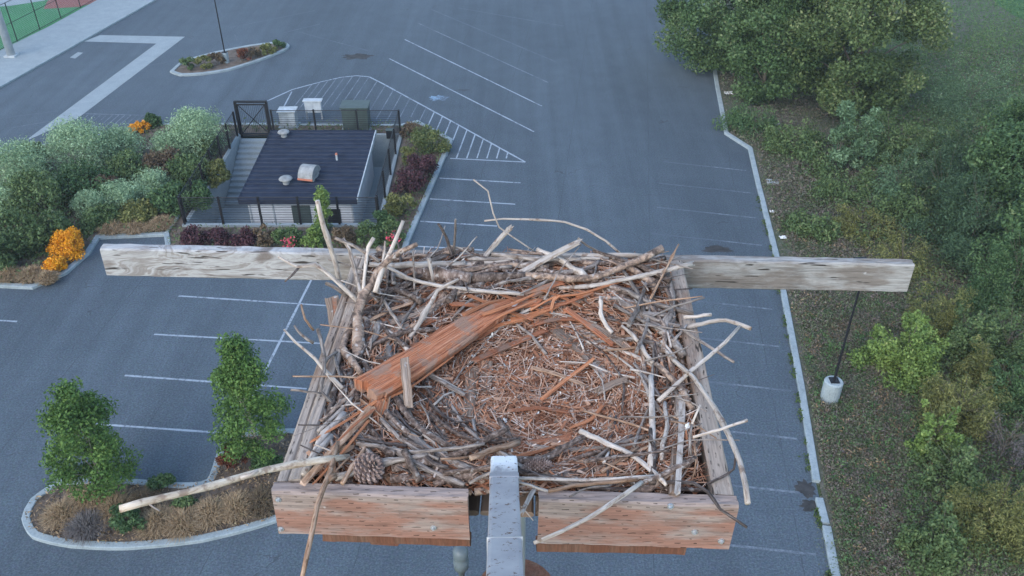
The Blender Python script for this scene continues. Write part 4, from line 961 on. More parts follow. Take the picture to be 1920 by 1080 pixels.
plank('p', 24, [(1275, 745, -.02), (1272, 800, -.01), (1264, 922, .01)], t=.3, jag=.02); stick('w', 8, 7, [(1246, 755), (1251, 800), (1243, 835), (1240, 862)], .03, knots=3); stick('g', 5, 5, [(1297, 795, .05), (1293, 825, .03), (1296, 855, .0)]); stick('w', 4, 5, [(1313, 759, .09), (1305, 776, .07), (1297, 795, .05)])
stick('g', 6, 5, [(1188, 838), (1200, 805), (1217, 764)], .03); stick('g', 6, 6, [(1118, 858), (1132, 848), (1148, 834)], .03); stick('w', 6, 5, [(1132, 868), (1138, 855), (1142, 848)], .03); stick('t', 7, 6, [(1128, 886, .0), (1160, 863, .005), (1196, 839, .0)]); stick('t', 3, 3, [(1120, 862), (1150, 875), (1178, 888)], .03)
stick('w', 7, 7, [(970, 897, .012), (1030, 898, .012), (1090, 901, .012), (1160, 898, .014), (1228, 893, .014)]); stick('t', 8, 8, [(1028, 921, .012), (1075, 911, .012), (1115, 906, .012), (1195, 899, .016)]); stick('g', 4, 4, [(1068, 931, .02), (1098, 916, .02), (1145, 910, .02)])
stick('w', 5, 6, [(970, 903, .01), (995, 911, .01), (1028, 921, .012)]); plank('w', 8, [(1002, 916, .0), (990, 938, .01), (978, 962, .02)], t=.5, jag=.015); stick('w', 3, 2, [(978, 950, .0), (988, 962, .0), (1000, 976, -.01)])
stick('b', 10, 9, [(1304, 858, .02), (1282, 872, .02), (1250, 886, .02), (1200, 908, .02)], knots=3); stick('t', 4, 3, [(1302, 830, .03), (1305, 865, .02), (1298, 900, -.02)]); stick('d', 5, 4, [(1325, 908, .005), (1352, 895, .01), (1376, 879, .02), (1379, 853, .04)]); stick('b', 8, 8, [(1180, 905), (1240, 915), (1320, 920)], .02); stick('d', 9, 8, [(1050, 905), (1120, 915), (1200, 920)], .02)
stick('d', 4, 3, [(1240, 548, .02), (1270, 543, .025), (1298, 541, .02)]); stick('g', 4, 3, [(1203, 527), (1210, 535), (1216, 545)], .04)
for u, v, s in ((566, 572, 0), ): stick('t', 4, 5, [(565, 571, .10), (572, 598, .08), (588, 619, .03)])
stick('g', 4, 6, [(552, 611, .06), (565, 628, .05), (588, 643, .02)]); stick('t', 3, 3, [(655, 858, .03), (640, 872, .03), (624, 888, .03)]); stick('t', 8, 9, [(690, 830, .01), (668, 865, .02), (642, 907, .02)]); stick('g', 5, 4, [(545, 731, .05), (575, 734, .04), (602, 738, .03)])
stick('w', 8, 7, [(804, 484, .10), (808, 505, .06), (813, 530, .01)]); stick('g', 3, 4, [(774, 470, .14), (776, 505, .08), (777, 545, .01)]); stick('g', 4, 5, [(854, 411, .22), (853, 445, .12), (851, 480, .02)], knots=2); stick('w', 3, 3, [(842, 460, .05), (865, 466, .06), (888, 482, .02)]); stick('d', 5, 7, [(822, 420, .20), (837, 445, .12), (848, 484, .02)])
stick('d', 3, 3, [(863, 510, .03), (872, 530, .03), (878, 548, .03)])

# --- the branches and pieces that stand out, each a thing of its own
stick('w', 10, 10, [(595, 376, .36), (607, 425, .26), (625, 480, .13), (640, 537, .01)], label='tall bare pale stick standing up in the back left corner of the nest', knots=1, bend=.12)
fork = thing('forked_branch', SP(673, 702, -.03), 'forked upright branch with several prongs at the left of the nest', 'branch')
def prong(kind, w0, w1, pts, n): return stick(kind, w0, w1, pts, name=n, parent=fork)
prong('l', 20, 9, [(673, 702, -.02), (672, 650, .01), (672, 590, .05), (682, 555, .08), (697, 535, .10), (707, 510, .13), (725, 490, .16), (752, 472, .20), (782, 458, .23)], 'stem')
prong('g', 10, 7, [(680, 560, .075), (670, 525, .11), (663, 498, .15), (655, 467, .20), (643, 447, .23)], 'prong'); prong('w', 7, 8, [(680, 556, .08), (684, 510, .13), (690, 464, .19), (701, 446, .22)], 'prong')
prong('w', 10, 7, [(703, 548, .09), (712, 520, .12), (721, 495, .15), (733, 470, .19), (745, 442, .23), (756, 414, .27)], 'prong'); prong('w', 5, 4, [(717, 500, .145), (720, 475, .17), (722, 452, .20)], 'prong')
prong('g', 6, 7, [(628, 446, .24), (650, 455, .22), (675, 467, .19), (711, 491, .14)], 'prong')
stick('w', 5, 9, [(522, 481, .17), (545, 495, .15), (558, 500, .145), (590, 497, .13), (612, 511, .10), (640, 535, .06), (671, 565, .02)], label='grey twig reaching left over the beam with a dark broken spur', knots=4)
stick('d', 5, 3, [(560, 502, .14), (548, 515, .13), (534, 528, .11)]); stick('g', 7, 8, [(611, 531, .06), (632, 540, .05), (650, 554, .02)])
stick('w', 4, 8, [(533, 618, .08), (553, 640, .07), (590, 672, .05), (606, 690, .035), (643, 728, .01)], label='thin white twig slanting over the left side board', knots=1)
stick('g', 8, 6, [(596, 617, .10), (606, 655, .07), (608, 700, .05), (601, 735, .03), (622, 754, .01)], label='bent grey branch standing inside the left side board', knots=3)
stick('w', 7, 7, [(724, 499, .10), (765, 522, .05), (825, 536, .03), (900, 546, .02), (982, 552, .02)], label='long thin pale twig running from the forked branch across the back', knots=3)
stick('w', 6, 10, [(860, 524, .11), (820, 545, .08), (806, 572, .05), (785, 610, .02), (757, 648, -.03)], label='pale straight twig leaning above the split planks', knots=2)
plank('w', 12, [(957, 427, .13), (930, 456, .07), (905, 487, .02)], t=.5, label='flat split white stick leaning out over the back beam', jag=.02)
stick('w', 10, 9, [(833, 504, .02), (900, 493, .03), (980, 487, .035), (1060, 480, .04), (1150, 478, .045), (1206, 480, .045)], label='long smooth pale branch lying on the back edge below the beam top', knots=2)
stick('l', 12, 13, [(985, 516, .03), (1065, 522, .04), (1105, 522, .045), (1152, 506, .055), (1202, 485, .075), (1242, 465, .10)], label='thick mottled bark branch curving up at the back right', knots=4)
stick('w', 7, 10, [(1048, 540, .01), (1100, 538, .02), (1152, 527, .035), (1202, 517, .045), (1252, 506, .055), (1301, 494, .06)], label='smooth pale branch ending over the back right corner', knots=1)
plank('w', 14, [(978, 511, .03), (1030, 482, .07), (1088, 452, .12)], t=.5, label='flat split grey plank poking up over the beam behind the nest', jag=.02)
stick('w', 3.5, 5, [(908, 414, .18), (943, 410, .18), (990, 411, .17), (1060, 416, .14), (1100, 430, .11), (1137, 452, .07), (1170, 481, .02)], label='thin arching white twig above the beam at the back', knots=2)
stick('w', 3, 3, [(888, 337, .36), (915, 358, .31), (925, 400, .22), (936, 426, .16), (985, 460, .07), (1003, 472, .03)], label='wispy kinked white twig rising highest behind the nest', knots=0)
stick('g', 4, 4, [(1084, 446, .11), (1100, 460, .08), (1134, 477, .03)])
stick('w', 7, 9, [(1126, 556, .05), (1127, 588, .02), (1137, 612, .0), (1148, 624, -.01)], label='short knobbly white stick at the right of the red splinters', knots=3)
stick('w', 8, 9, [(1285, 615, .01), (1315, 607, .03), (1362, 600, .05), (1408, 616, .06)], label='bent white stick sticking out past the right side board', knots=2)
stick('g', 7, 5, [(1276, 616, .02), (1315, 640, .03), (1345, 660, .035), (1376, 679, .04)], label='straight grey twig pointing down right over the side board')
stick('w', 6, 8, [(1387, 612, .06), (1360, 642, .05), (1325, 672, .035), (1297, 695, .025), (1234, 752, .0)], label='pale twig slanting from the bent white stick down into the nest', knots=3)
stick('w', 8, 11, [(1240, 648, .0), (1264, 676, .02), (1300, 707, .04), (1340, 765, .05), (1365, 815, .055), (1387, 865, .055), (1398, 910, .05), (1402, 944, .045)], label='long curved pale branch draped along the right side board', knots=3, bend=.15)
stick('w', 6, 6, [(1300, 820, .05), (1350, 805, .085), (1401, 788, .10)], label='pale twig crossing the long curved branch at the lower right', knots=2)
stick('w', 11, 13, [(1221, 706, -.01), (1222, 765, .0), (1223, 815, .005), (1219, 877, .012)], label='smooth thick pale stick lying straight toward the camera at the right', knots=1, bend=.1)
plank('w', 12, [(1279, 742, -.005), (1277, 810, .01), (1270, 926, .025)], t=.5, label='long white split stick beside the right side board')
stick('w', 10, 8, [(1203, 904, .035), (1152, 940, .045), (1102, 972, .04), (1052, 997, .03), (1001, 1018, .02)], label='very white curved stick lying over the right front board', knots=1, bend=.12)
stick('d', 7, 5, [(1250, 904, .02), (1302, 906, .025), (1327, 922, .03), (1350, 955, .03), (1375, 972, .02), (1401, 989, .01)], label='dark bent twig hanging over the right front corner', knots=3)
stick('k', 14.5, 12, [(224, 955, .17), (311, 933, .15), (395, 911, .125), (462, 893, .10), (502, 882, .085), (552, 871, .07), (602, 862, .05), (655, 857, .02)], label='long thick pale branch sticking far out to the left of the platform', knots=4, bend=.26, rough=.12)
stick('g', 4, 3, [(275, 942, .16), (290, 952, .145), (300, 958, .14)]); stick('w', 9, 6, [(452, 896, .115), (470, 890, .12), (484, 881, .125)])
stick('t', 10, 9, [(634, 830, .03), (617, 888, .045), (605, 917, .05), (595, 950, .05), (587, 990, .035), (575, 1042, .01), (566, 1085, -.01)], label='knotty pale branch drooping down over the left front board', knots=3)
stick('t', 12, 14, [(610, 906, .04), (620, 897, .045), (628, 893, .04)]) 
plank('p', 17, [(759, 674, .075), (763, 720, .05), (767, 764, .01)], t=.6, label='upright grey stake end beside the big red slab', jag=.004)
stick('t', 11, 13, [(882, 859), (925, 843), (973, 829)], .045, label='short pale tan stick with a broken end above the steel arm', knots=0)

A_, B_ = SP(693, 730, .03), SP(930, 582, -.012)
slab = link('cedar_slab', slab_mesh(A_, B_, 76 * px_size(A_), 54 * px_size(B_), .036, A_), 'cedar'); slab.location = A_; tag(slab, 'big red-brown split cedar slab lying across the nest', 'wood piece')
def fibre(w, pts, kind='o', t=.5, w1=None): 
    P = [SP(*q) for q in pts]; og = Vector(slab.location)
    me = tube_mesh(P, w / 2 * px_size(P[0]), (w1 or w * .5) / 2 * px_size(P[-1]), 8, .03, .2, t, Vector((0, 0, 1)), .012, .06, origin=og, square=.6); link('splinter', me, WM[kind], slab)
fibre(24, [(880, 600, .0), (930, 572, .0), (985, 556, -.01)], 'c', .35); fibre(14, [(895, 612, .0), (945, 588, .0), (1000, 566, .0)], 'c'); fibre(12, [(870, 590, .012), (915, 568, .012), (950, 562, .0)], 'o'); fibre(9, [(905, 590, .012), (960, 570, .012), (1045, 532, .01)], 'o'); fibre(8, [(920, 600, .0), (965, 580, .01), (1010, 560, .0)], 'o')
fibre(10, [(668, 712, .03), (700, 694, .03), (745, 664, .022)], 'o', .3); fibre(8, [(716, 752, .012), (770, 726, .01), (850, 668, .0)], 'o', .5)
fibre(7, [(709, 750, .02), (650, 788, .02), (586, 826, .02)], 'o', .6, 5); fibre(17, [(698, 765, .02), (640, 828, .03), (570, 905, .03)], 't', .45, 15); fibre(7, [(700, 768, .03), (660, 800, .035), (600, 862, .03)], 'c'); fibre(6, [(690, 790, .03), (640, 850, .035), (590, 905, .03)], 'o', .6, 5)
for i in range(16):
    u = 690 + i * 2.4; fibre(random.uniform(3, 6), [(u + 4, 752 + random.uniform(-6, 4), .02), (u + random.uniform(-4, 2), 775, .01), (u + random.uniform(-8, 4), 795 + random.uniform(-8, 26), -.02)], random.choice('oct'), .6)

# loose red bark round the upper end of the slab
for w_, k_, a_ in ((17, 'c', [(925, 590), (960, 575), (1010, 566)]), (14, 'c', [(985, 548), (1015, 540), (1052, 530)]), (12, 'o', [(960, 600), (1000, 590), (1040, 575)]), (10, 'c', [(850, 570), (890, 572), (935, 585)]), (8, 'o', [(900, 625), (940, 608), (980, 600)]), (9, 'c', [(1000, 610), (1035, 600), (1075, 598)]), (7, 'o', [(940, 552), (985, 570), (1030, 590)]), (12, 'c', [(760, 655), (800, 640), (830, 615)]), (6, 'o', [(1020, 545), (1060, 560), (1090, 575)]), (15, 'p', [(1120, 735), (1150, 720), (1175, 712)]), (9, 't', [(1000, 690), (1040, 700), (1090, 720)]), (8, 'c', [(960, 770), (1010, 765), (1060, 772)]), (7, 'o', [(1075, 800), (1110, 785), (1130, 760)]), (10, 'c', [(870, 640), (900, 632), (930, 615)])):
    plank(k_, w_, a_, .026, t=.35, jag=.02)
# pine cones
def cone(u, v, r, L, label, ax, n=110, mat_t=None, h=.01):
    p = SP(u, v, h); t = thing('pine_cone', p, label, 'pine cone'); ax = Vector(ax).normalized(); x = ax.orthogonal().normalized(); y = ax.cross(x)
    V = []; F = []
    prof = lambda s: max(.12, math.sin(math.pi * (s * .86 + .1)) ** .7)
    core = []; 
    for i in range(n):
        s = (i + .5) / n; a = i * 2.39996; rr = r * prof(s); c = ax * ((s - .5) * L); o_ = x * math.cos(a) + y * math.sin(a); tng = ax.cross(o_)
        w = r * .34 * (prof(s) * .6 + .4); base = c + o_ * rr * .45; tip = c + o_ * rr * 1.04 + ax * (.16 * L * (.3 + s * .4)); k = len(V); up_ = ax * (r * .13)
        V += [base - tng * w * .6, base + tng * w * .6, tip + tng * w * .55 - o_ * r * .12, tip, tip - tng * w * .55 - o_ * r * .12, tip + up_ * .9 - o_ * r * .05, base + up_]
        F += [(k, k + 1, k + 2, k + 3, k + 4), (k + 5, k + 3, k + 2), (k + 5, k + 4, k + 3), (k + 6, k + 5, k + 2, k + 1), (k + 6, k, k + 4, k + 5)]
    link('scales', mesh(V, F), 'cone_scale', t)['kind'] = 'stuff'
    cb = MB(); cb.lathe((0, 0, 0), [(r * .1, -.5 * L), (r * .5, -.3 * L), (r * .55, 0), (r * .35, .35 * L), (r * .05, .5 * L)], 12); o = cb.build('core', 'stem', t, smooth=True); o.rotation_euler = ax.to_track_quat('Z', 'Y').to_euler()
m = Mat('cone_scale', .8); f = m.noise(m.coord(), 60, 4, .7); m.color(m.ramp(f, [(.3, (.10, .058, .044)), (.5, (.26, .18, .15)), (.7, (.46, .36, .31))])); M['cone_scale'] = m.m
cone(690, 880, .047, .088, 'open brown pine cone in the front left corner of the nest', (.55, -.25, .75), 120, h=.005)
cone(1002, 876, .024, .085, 'small closed grey pine cone just right of the steel arm', (.96, .2, .1), 150, h=-.005)
# pale flakes
for u, v, s, a, lb in ((963, 575, .026, .5, 'flat pale flake lying between the red splinters at the back'), (1288, 802, .015, 1.1, 'white curled feather beside the right side board'), (648, 847, .032, .6, 'tan leaf-shaped husk behind the pine cone')):
    p = SP(u, v, lay=.02); V = []; 
    for j in range(7):
        q = j / 6; w = s * .42 * math.sin(math.pi * (.12 + .8 * q)); V += [(q * s * 1.8 - s * .9, -w, .012 * math.sin(q * 3)), (q * s * 1.8 - s * .9, 0, .008 + .012 * math.sin(q * 3)), (q * s * 1.8 - s * .9, w, .012 * math.sin(q * 3))]
    F = []
    for j in range(6): F += [(3 * j, 3 * j + 1, 3 * j + 4, 3 * j + 3), (3 * j + 1, 3 * j + 2, 3 * j + 5, 3 * j + 4)]
    o = link('husk' if 'husk' in lb else ('feather' if 'feather' in lb or 'downy' in lb else 'bark_flake'), mesh(V, F), 'tan_wood' if 'husk' in lb else 'glass_white'); o.location = p; o.rotation_euler = (.15, -.1, a); tag(o, lb, 'debris')
    o.modifiers.new('thick', 'SOLIDIFY').thickness = .0015

# ================================================================== planting
SEED = [100]
def SH(name, u, vt, vb, wpx, mat, label, n=2600, leaf=.14, cl=16, cat='shrub', depth=.9, group=None, aspect=.45, zg=.10, shape=None):
    f = pix(u, vb, zg); rx = wpx / 2 * px_size(f); ry = rx * depth; c = f + Vector((0, ry * .8, 0)); h = max(.25, (up_to(c, vt) - zg) * .95); SEED[0] += 1
    return shrub(name, c, label, rx, ry, h, mat, n, leaf, cl, SEED[0], group, cat, aspect, shape)
def TR(name, u, vt, vb, wpx, mat, label, n, leaf, z0, cl_n, cl_s, tr=.08, zg=.05, shape=None, group=None, depth=1.0, vtrunk=None, cat='tree', aspect=.55):
    """u, vb = foot of the trunk in the photo; vt = top of the crown; z0 = crown underside in metres"""
    c = pix(u, vb, zg); h = up_to(c, vt) - zg - z0; rx = wpx / 2 * px_size(c + Vector((0, 0, z0 + h / 2))); SEED[0] += 1
    return tree(name, c, label, cat, rx, rx * depth, h, z0, cl_n, cl_s, n, leaf, mat, tr, shape, group, SEED[0], aspect)
egg = lambda t: .35 + .75 * math.sin(math.pi * min(1, (t * .82 + .12)) ** .8) if t < .9 else .32
# street trees and their island
lob = smooth2([G2(*p) for p in ((112, 908), (66, 940), (50, 975), (68, 1006), (135, 1022), (240, 1026), (380, 1012), (515, 976), (600, 925), (640, 850), (560, 812), (432, 826), (395, 905), (340, 914), (230, 906))], True, .3)
tag(sheet('planting_bed', [lob], .09, 'soil'), kind='structure'); kerb(lob, .26, .14, True)
TR('street_tree', 203, 728, 938, 172, 'street_leaf', 'young green street tree at the left end of the island', 21000, .10, .7, 90, .42, .05, .09, lambda t: .14 + .92 * (math.sqrt(t / .28) if t < .28 else ((1 - t) / .72) ** .62), 'young street trees on the island')
TR('street_tree', 488, 640, 868, 166, 'street_leaf', 'young pointed street tree behind the thick pale branch', 21000, .10, .65, 95, .40, .05, .09, lambda t: .08 + .98 * (math.sqrt(t / .2) if t < .2 else ((1 - t) / .8) ** .75), 'young street trees on the island')
isl_g = 'low plants on the near island'
for u, vt, vb, w, mt, lb in ((165, 915, 965, 70, 'dry_grass', 'dry grass tuft at the left tip of the near island'), (215, 925, 985, 75, 'dry_grass', 'dry grass tuft below the left street tree trunk'), (120, 935, 990, 60, 'dry_grass', 'dry grass tuft against the rounded kerb'), (170, 955, 1010, 70, 'grey_scrub', 'greyish low tuft near the front kerb of the island'), (235, 950, 1012, 70, 'dark_leaf', 'dark green low shrub under the end of the thick pale branch'), (295, 945, 1008, 62, 'dry_grass', 'dry grass tuft right of the dark green low shrub'),
                         (345, 950, 1005, 66, 'dry_grass', 'straw-coloured tuft in the middle of the island front'), (395, 930, 990, 64, 'dry_grass', 'straw tuft below the thick pale branch near its knots'), (445, 925, 975, 60, 'dry_grass', 'dry tuft beside the left front board'), (490, 915, 970, 62, 'brown_leaf', 'brown tuft partly behind the left front board'), (300, 895, 930, 60, 'dark_leaf', 'dark green shrub by the back kerb of the island'), (435, 835, 890, 56, 'red_leaf', 'rust-red shrub beside the pointed street tree'), (500, 850, 905, 70, 'dark_leaf', 'dark green shrub at the foot of the pointed street tree'), (345, 925, 960, 50, 'mid_leaf', 'small green shrub in the middle of the near island'), (270, 925, 960, 50, 'brown_leaf', 'brown low tuft behind the thick pale branch tip')):
    if mt in ('dry_grass', 'grey_scrub', 'brown_leaf'): q = pix(u, (vt * .35 + vb * .65), .09); grass_clump('grass_tuft', q, lb, size_at(q, w * .62), .6, mt, 2200, .02, 'plant', isl_g)
    else: SH('low_shrub', u, vt, vb, w, mt, lb, 2200, .11, 14, 'plant', .8, isl_g, .5, .09)
# far island
fi = smooth2([G2(*p) for p in ((323, 136), (340, 142), (380, 140), (430, 132), (490, 113), (530, 97), (540, 88), (525, 82), (470, 88), (400, 102), (345, 118))], True, .4)
sheet('planting_bed', [fi], .09, 'soil'); kerb(fi, .28, .15, True)
for i, (u, vt, vb, w, mt, lb) in enumerate(((352, 108, 133, 34, 'mid_leaf', 'green low shrub at the left end of the far island'), (380, 104, 130, 40, 'olive_leaf', 'olive low shrub left of the far lamp base'), (405, 100, 126, 36, 'brown_leaf', 'brown low shrub touching the far lamp base'), (450, 92, 120, 42, 'red_leaf', 'reddish low shrub right of the far lamp base'), (478, 84, 112, 38, 'brown_leaf', 'brown low shrub in the right half of the far island'), (500, 80, 104, 36, 'olive_leaf', 'straw-green shrub near the right end of the far island'), (520, 76, 96, 30, 'dark_leaf', 'dark green shrub at the right tip of the far island'))):
    SH('low_shrub', u, vt, vb, w, mt, lb, 900, .16, 8, 'shrub', .8, 'shrubs on the far island', .5, .09)

# left slope of the main island
def round_sh(t): return math.sqrt(max(.08, 1 - (t * .92) ** 3))
g = 'silver-green rounded shrubs on the slope'
for u, vt, vb, w, lb, n in ((140, 226, 345, 140, 'big rounded silver-green shrub where the concrete strip ends', 6500), (222, 234, 318, 90, 'rounded silver-green shrub left of the small orange blooms', 4000), (368, 196, 300, 120, 'tallest silver-green shrub beside the black gate', 5500), (318, 240, 305, 78, 'small rounded silver shrub below the tallest one', 3000), (26, 262, 380, 130, 'silver-green shrub at the left edge of the photo', 5500), (5, 350, 420, 70, 'low blue-grey shrub cut by the left photo edge', 2000)):
    SH('silver_shrub', u, vt, vb, w, 'silver_leaf', lb, int(n * 2.2), .12, 70, 'shrub', .9, g, .35, .1, round_sh)
for u, vt, vb, w, lb in ((165, 358, 415, 66, 'pale silver hedge mound at the low end of the row'), (222, 338, 405, 80, 'pale silver hedge mound in the middle of the row'), (280, 318, 382, 78, 'pale silver hedge mound at the high end of the row')):
    SH('silver_shrub', u, vt, vb, w, 'silver_leaf', lb, 7500, .11, 50, 'shrub', .9, 'pale silver hedge mounds', .32, .1, round_sh)
g = 'green shrubs on the slope'
for u, vt, vb, w, mt, lb in ((70, 320, 430, 130, 'mid_leaf', 'green shrub below the left silver shrubs'), (150, 312, 400, 130, 'dark_leaf', 'dark green shrub in front of the biggest silver shrub'), (235, 295, 360, 110, 'mid_leaf', 'green shrub above the pale silver hedge'), (300, 288, 345, 90, 'brown_leaf', 'brownish shrub between the silver shrubs and the hedge'), (350, 290, 360, 90, 'mid_leaf', 'mottled green shrub beside the left fence'), (30, 395, 500, 120, 'mid_leaf', 'green shrub above the dry grass at the left edge'), (95, 400, 470, 90, 'mid_leaf', 'green shrub behind the orange flower bush'), (180, 395, 440, 90, 'mid_leaf', 'green fringe shrub under the low end of the hedge'), (250, 385, 428, 90, 'olive_leaf', 'olive fringe shrub under the silver hedge'), (320, 350, 410, 90, 'dark_leaf', 'dark shrub beside the front left fence corner'), (385, 255, 300, 60, 'mid_leaf', 'shrub under the tallest silver shrub by the fence'), (283, 215, 240, 30, 'dark_leaf', 'small dark shrub next to the far orange blooms'), (-10, 430, 520, 80, 'mid_leaf', 'green shrub cut off by the left photo edge'), (60, 270, 330, 60, 'mid_leaf', 'green shrub between the two left silver shrubs'), (195, 330, 380, 70, 'brown_leaf', 'brownish shrub just behind the silver hedge'), (405, 300, 350, 50, 'olive_leaf', 'olive shrub against the left yard wall'), (370, 340, 400, 60, 'dark_leaf', 'dark low shrub near the front left yard corner')):
    SH('green_shrub', u, vt, vb, w, mt, lb, 4800, .16, 28, 'shrub', .9, g, .5)
for u, vt, vb, w, lb, n in ((122, 431, 492, 66, 'big orange flowering bush by the kerb', 5200), (100, 484, 516, 42, 'smaller orange flowering bush by the kerb', 3000), (256, 233, 252, 52, 'orange blooms at the far edge of the bed', 1800)):
    SH('flower_bush', u, vt, vb, w, 'orange_bloom', lb, int(n * 1.6), .085, 50, 'flower bush', .9, 'orange flowering bushes', .7, .1, round_sh)
SH('flower_spray', 98, 392, 432, 40, 'white_bloom', 'spray of creamy white flowers above the orange bush', 500, .12, 8, 'flowers', .8, None, .6)
for u, vt, vb, w, lb in ((20, 505, 530, 44, 'dry grass tuft at the left edge by the kerb'), (62, 500, 532, 48, 'dry grass tuft in the curve of the kerb'), (92, 512, 535, 34, 'straw tuft below the small orange bush'), (215, 415, 440, 50, 'dry grass tuft behind the straight kerb'), (255, 415, 440, 46, 'straw tuft in the middle behind the straight kerb'), (300, 408, 434, 46, 'straw tuft near the divider kerb')):
    q = pix(u, (vt * .35 + vb * .65), .09); grass_clump('grass_tuft', q, lb, size_at(q, w * .62), .6, 'dry_grass', 1500, .026, 'plant', 'dry grass along the main island')
# right and front of the yard
g = 'shrubs round the sunken yard'
for u, vt, vb, w, mt, lb, n in ((800, 236, 295, 84, 'yellow_mix', 'yellow-flecked green shrub at the top corner of the right bed', 3600), (768, 232, 262, 50, 'brown_leaf', 'brownish shrub at the back of the right bed', 1500), (790, 285, 345, 76, 'purple_leaf', 'upper dark purple shrub by the right kerb', 3200), (768, 315, 375, 66, 'purple_leaf', 'lower dark purple shrub by the right fence', 2800), (752, 360, 415, 66, 'olive_leaf', 'rounded olive-brown shrub at the lower right of the bed', 3000), (762, 270, 310, 40, 'olive_leaf', 'small pale shrub against the right fence', 1200),
                                (360, 430, 470, 64, 'purple_leaf', 'dark purple ground shrub at the left of the front bed', 2400), (410, 433, 472, 60, 'purple_leaf', 'dark purple ground shrub in front of the steps', 2200), (458, 432, 472, 56, 'purple_leaf', 'dark purple ground shrub left of the brown one', 2000), (492, 420, 470, 46, 'brown_leaf', 'brown shrub in the front bed below the white wall', 1900), (540, 424, 472, 60, 'mid_leaf', 'green shrub with pink flowers in the front bed', 2300), (585, 425, 472, 52, 'bright_leaf', 'brighter green shrub right of the pink flowers', 2000), (640, 424, 472, 58, 'brown_leaf', 'brown shrub behind the forked branch', 2000), (690, 418, 470, 66, 'mid_leaf', 'green shrub at the right of the front bed', 2400), (735, 405, 465, 46, 'mid_leaf', 'green shrub in the front right corner of the bed', 2000), (715, 395, 440, 44, 'dark_leaf', 'dark shrub outside the front right fence corner', 1600)):
    SH('bed_shrub', u, vt, vb, w, mt, lb, n, .13, 16, 'shrub', .85, g, .5)
TR('conifer', 613, 352, 440, 44, 'bright_leaf', 'slim green conifer in front of the white building', 2600, .12, .1, 26, .3, .06, .1, lambda t: 1.05 - t * .95, None, 1, None)
for u, v, lb in ((541, 447, 'pink flowers on the green shrub in the front bed'), (737, 437, 'pink flowers near the front right kerb')):
    p = pix(u, v + 8, .75); t = thing('pink_flowers', p, lb, 'flowers'); q = np.clip(rng.normal(0, .16, (60, 3)), -.35, .35); link('petals', leaves(q, np.tile([0, -.5, 1.], (60, 1)), .12, tint=rng.random(60)), 'pink_bloom', t)['kind'] = 'stuff'
    MB().cyl((0, 0, -.66), (0, 0, .02), .012, n=6).build('stem', 'stem', t)

# ---- the wild side on the right
big = 'big trees at the top right'
TR('leafy_tree', 1330, -75, 128, 250, 'tree_leaf', 'leafy tree hanging over the far end of the kerb', 42000, .19, .6, 90, 1.05, .16, .05, None, big)
TR('leafy_tree', 1425, -60, 190, 190, 'tree_leaf', 'leafy tree in the middle of the far clump', 38000, .19, .4, 85, .95, .15, .05, None, big)
TR('leafy_tree', 1590, -130, 215, 330, 'tree_leaf_warm', 'biggest leafy tree with yellowing tips at the top right', 70000, .19, .4, 140, 1.1, .2, .05, None, big)
TR('leafy_tree', 1500, -120, 130, 200, 'dark_leaf', 'dark tree behind the gap between the big trees', 20000, .2, .4, 70, 1.0, .16, .05, None, big)
SH('willow_bush', 1570, 170, 335, 70, 'willow_leaf', 'tall pale willow sapling left of the twin', 3000, .2, 22, 'bush', .9, 'willow saplings', .3, .05, lambda t: .9 - .7 * t); SH('willow_bush', 1618, 180, 330, 66, 'willow_leaf', 'tall pale willow sapling right of the twin', 2800, .2, 22, 'bush', .9, 'willow saplings', .3, .05, lambda t: .9 - .7 * t)
w_g = 'wild bushes in the weeds'
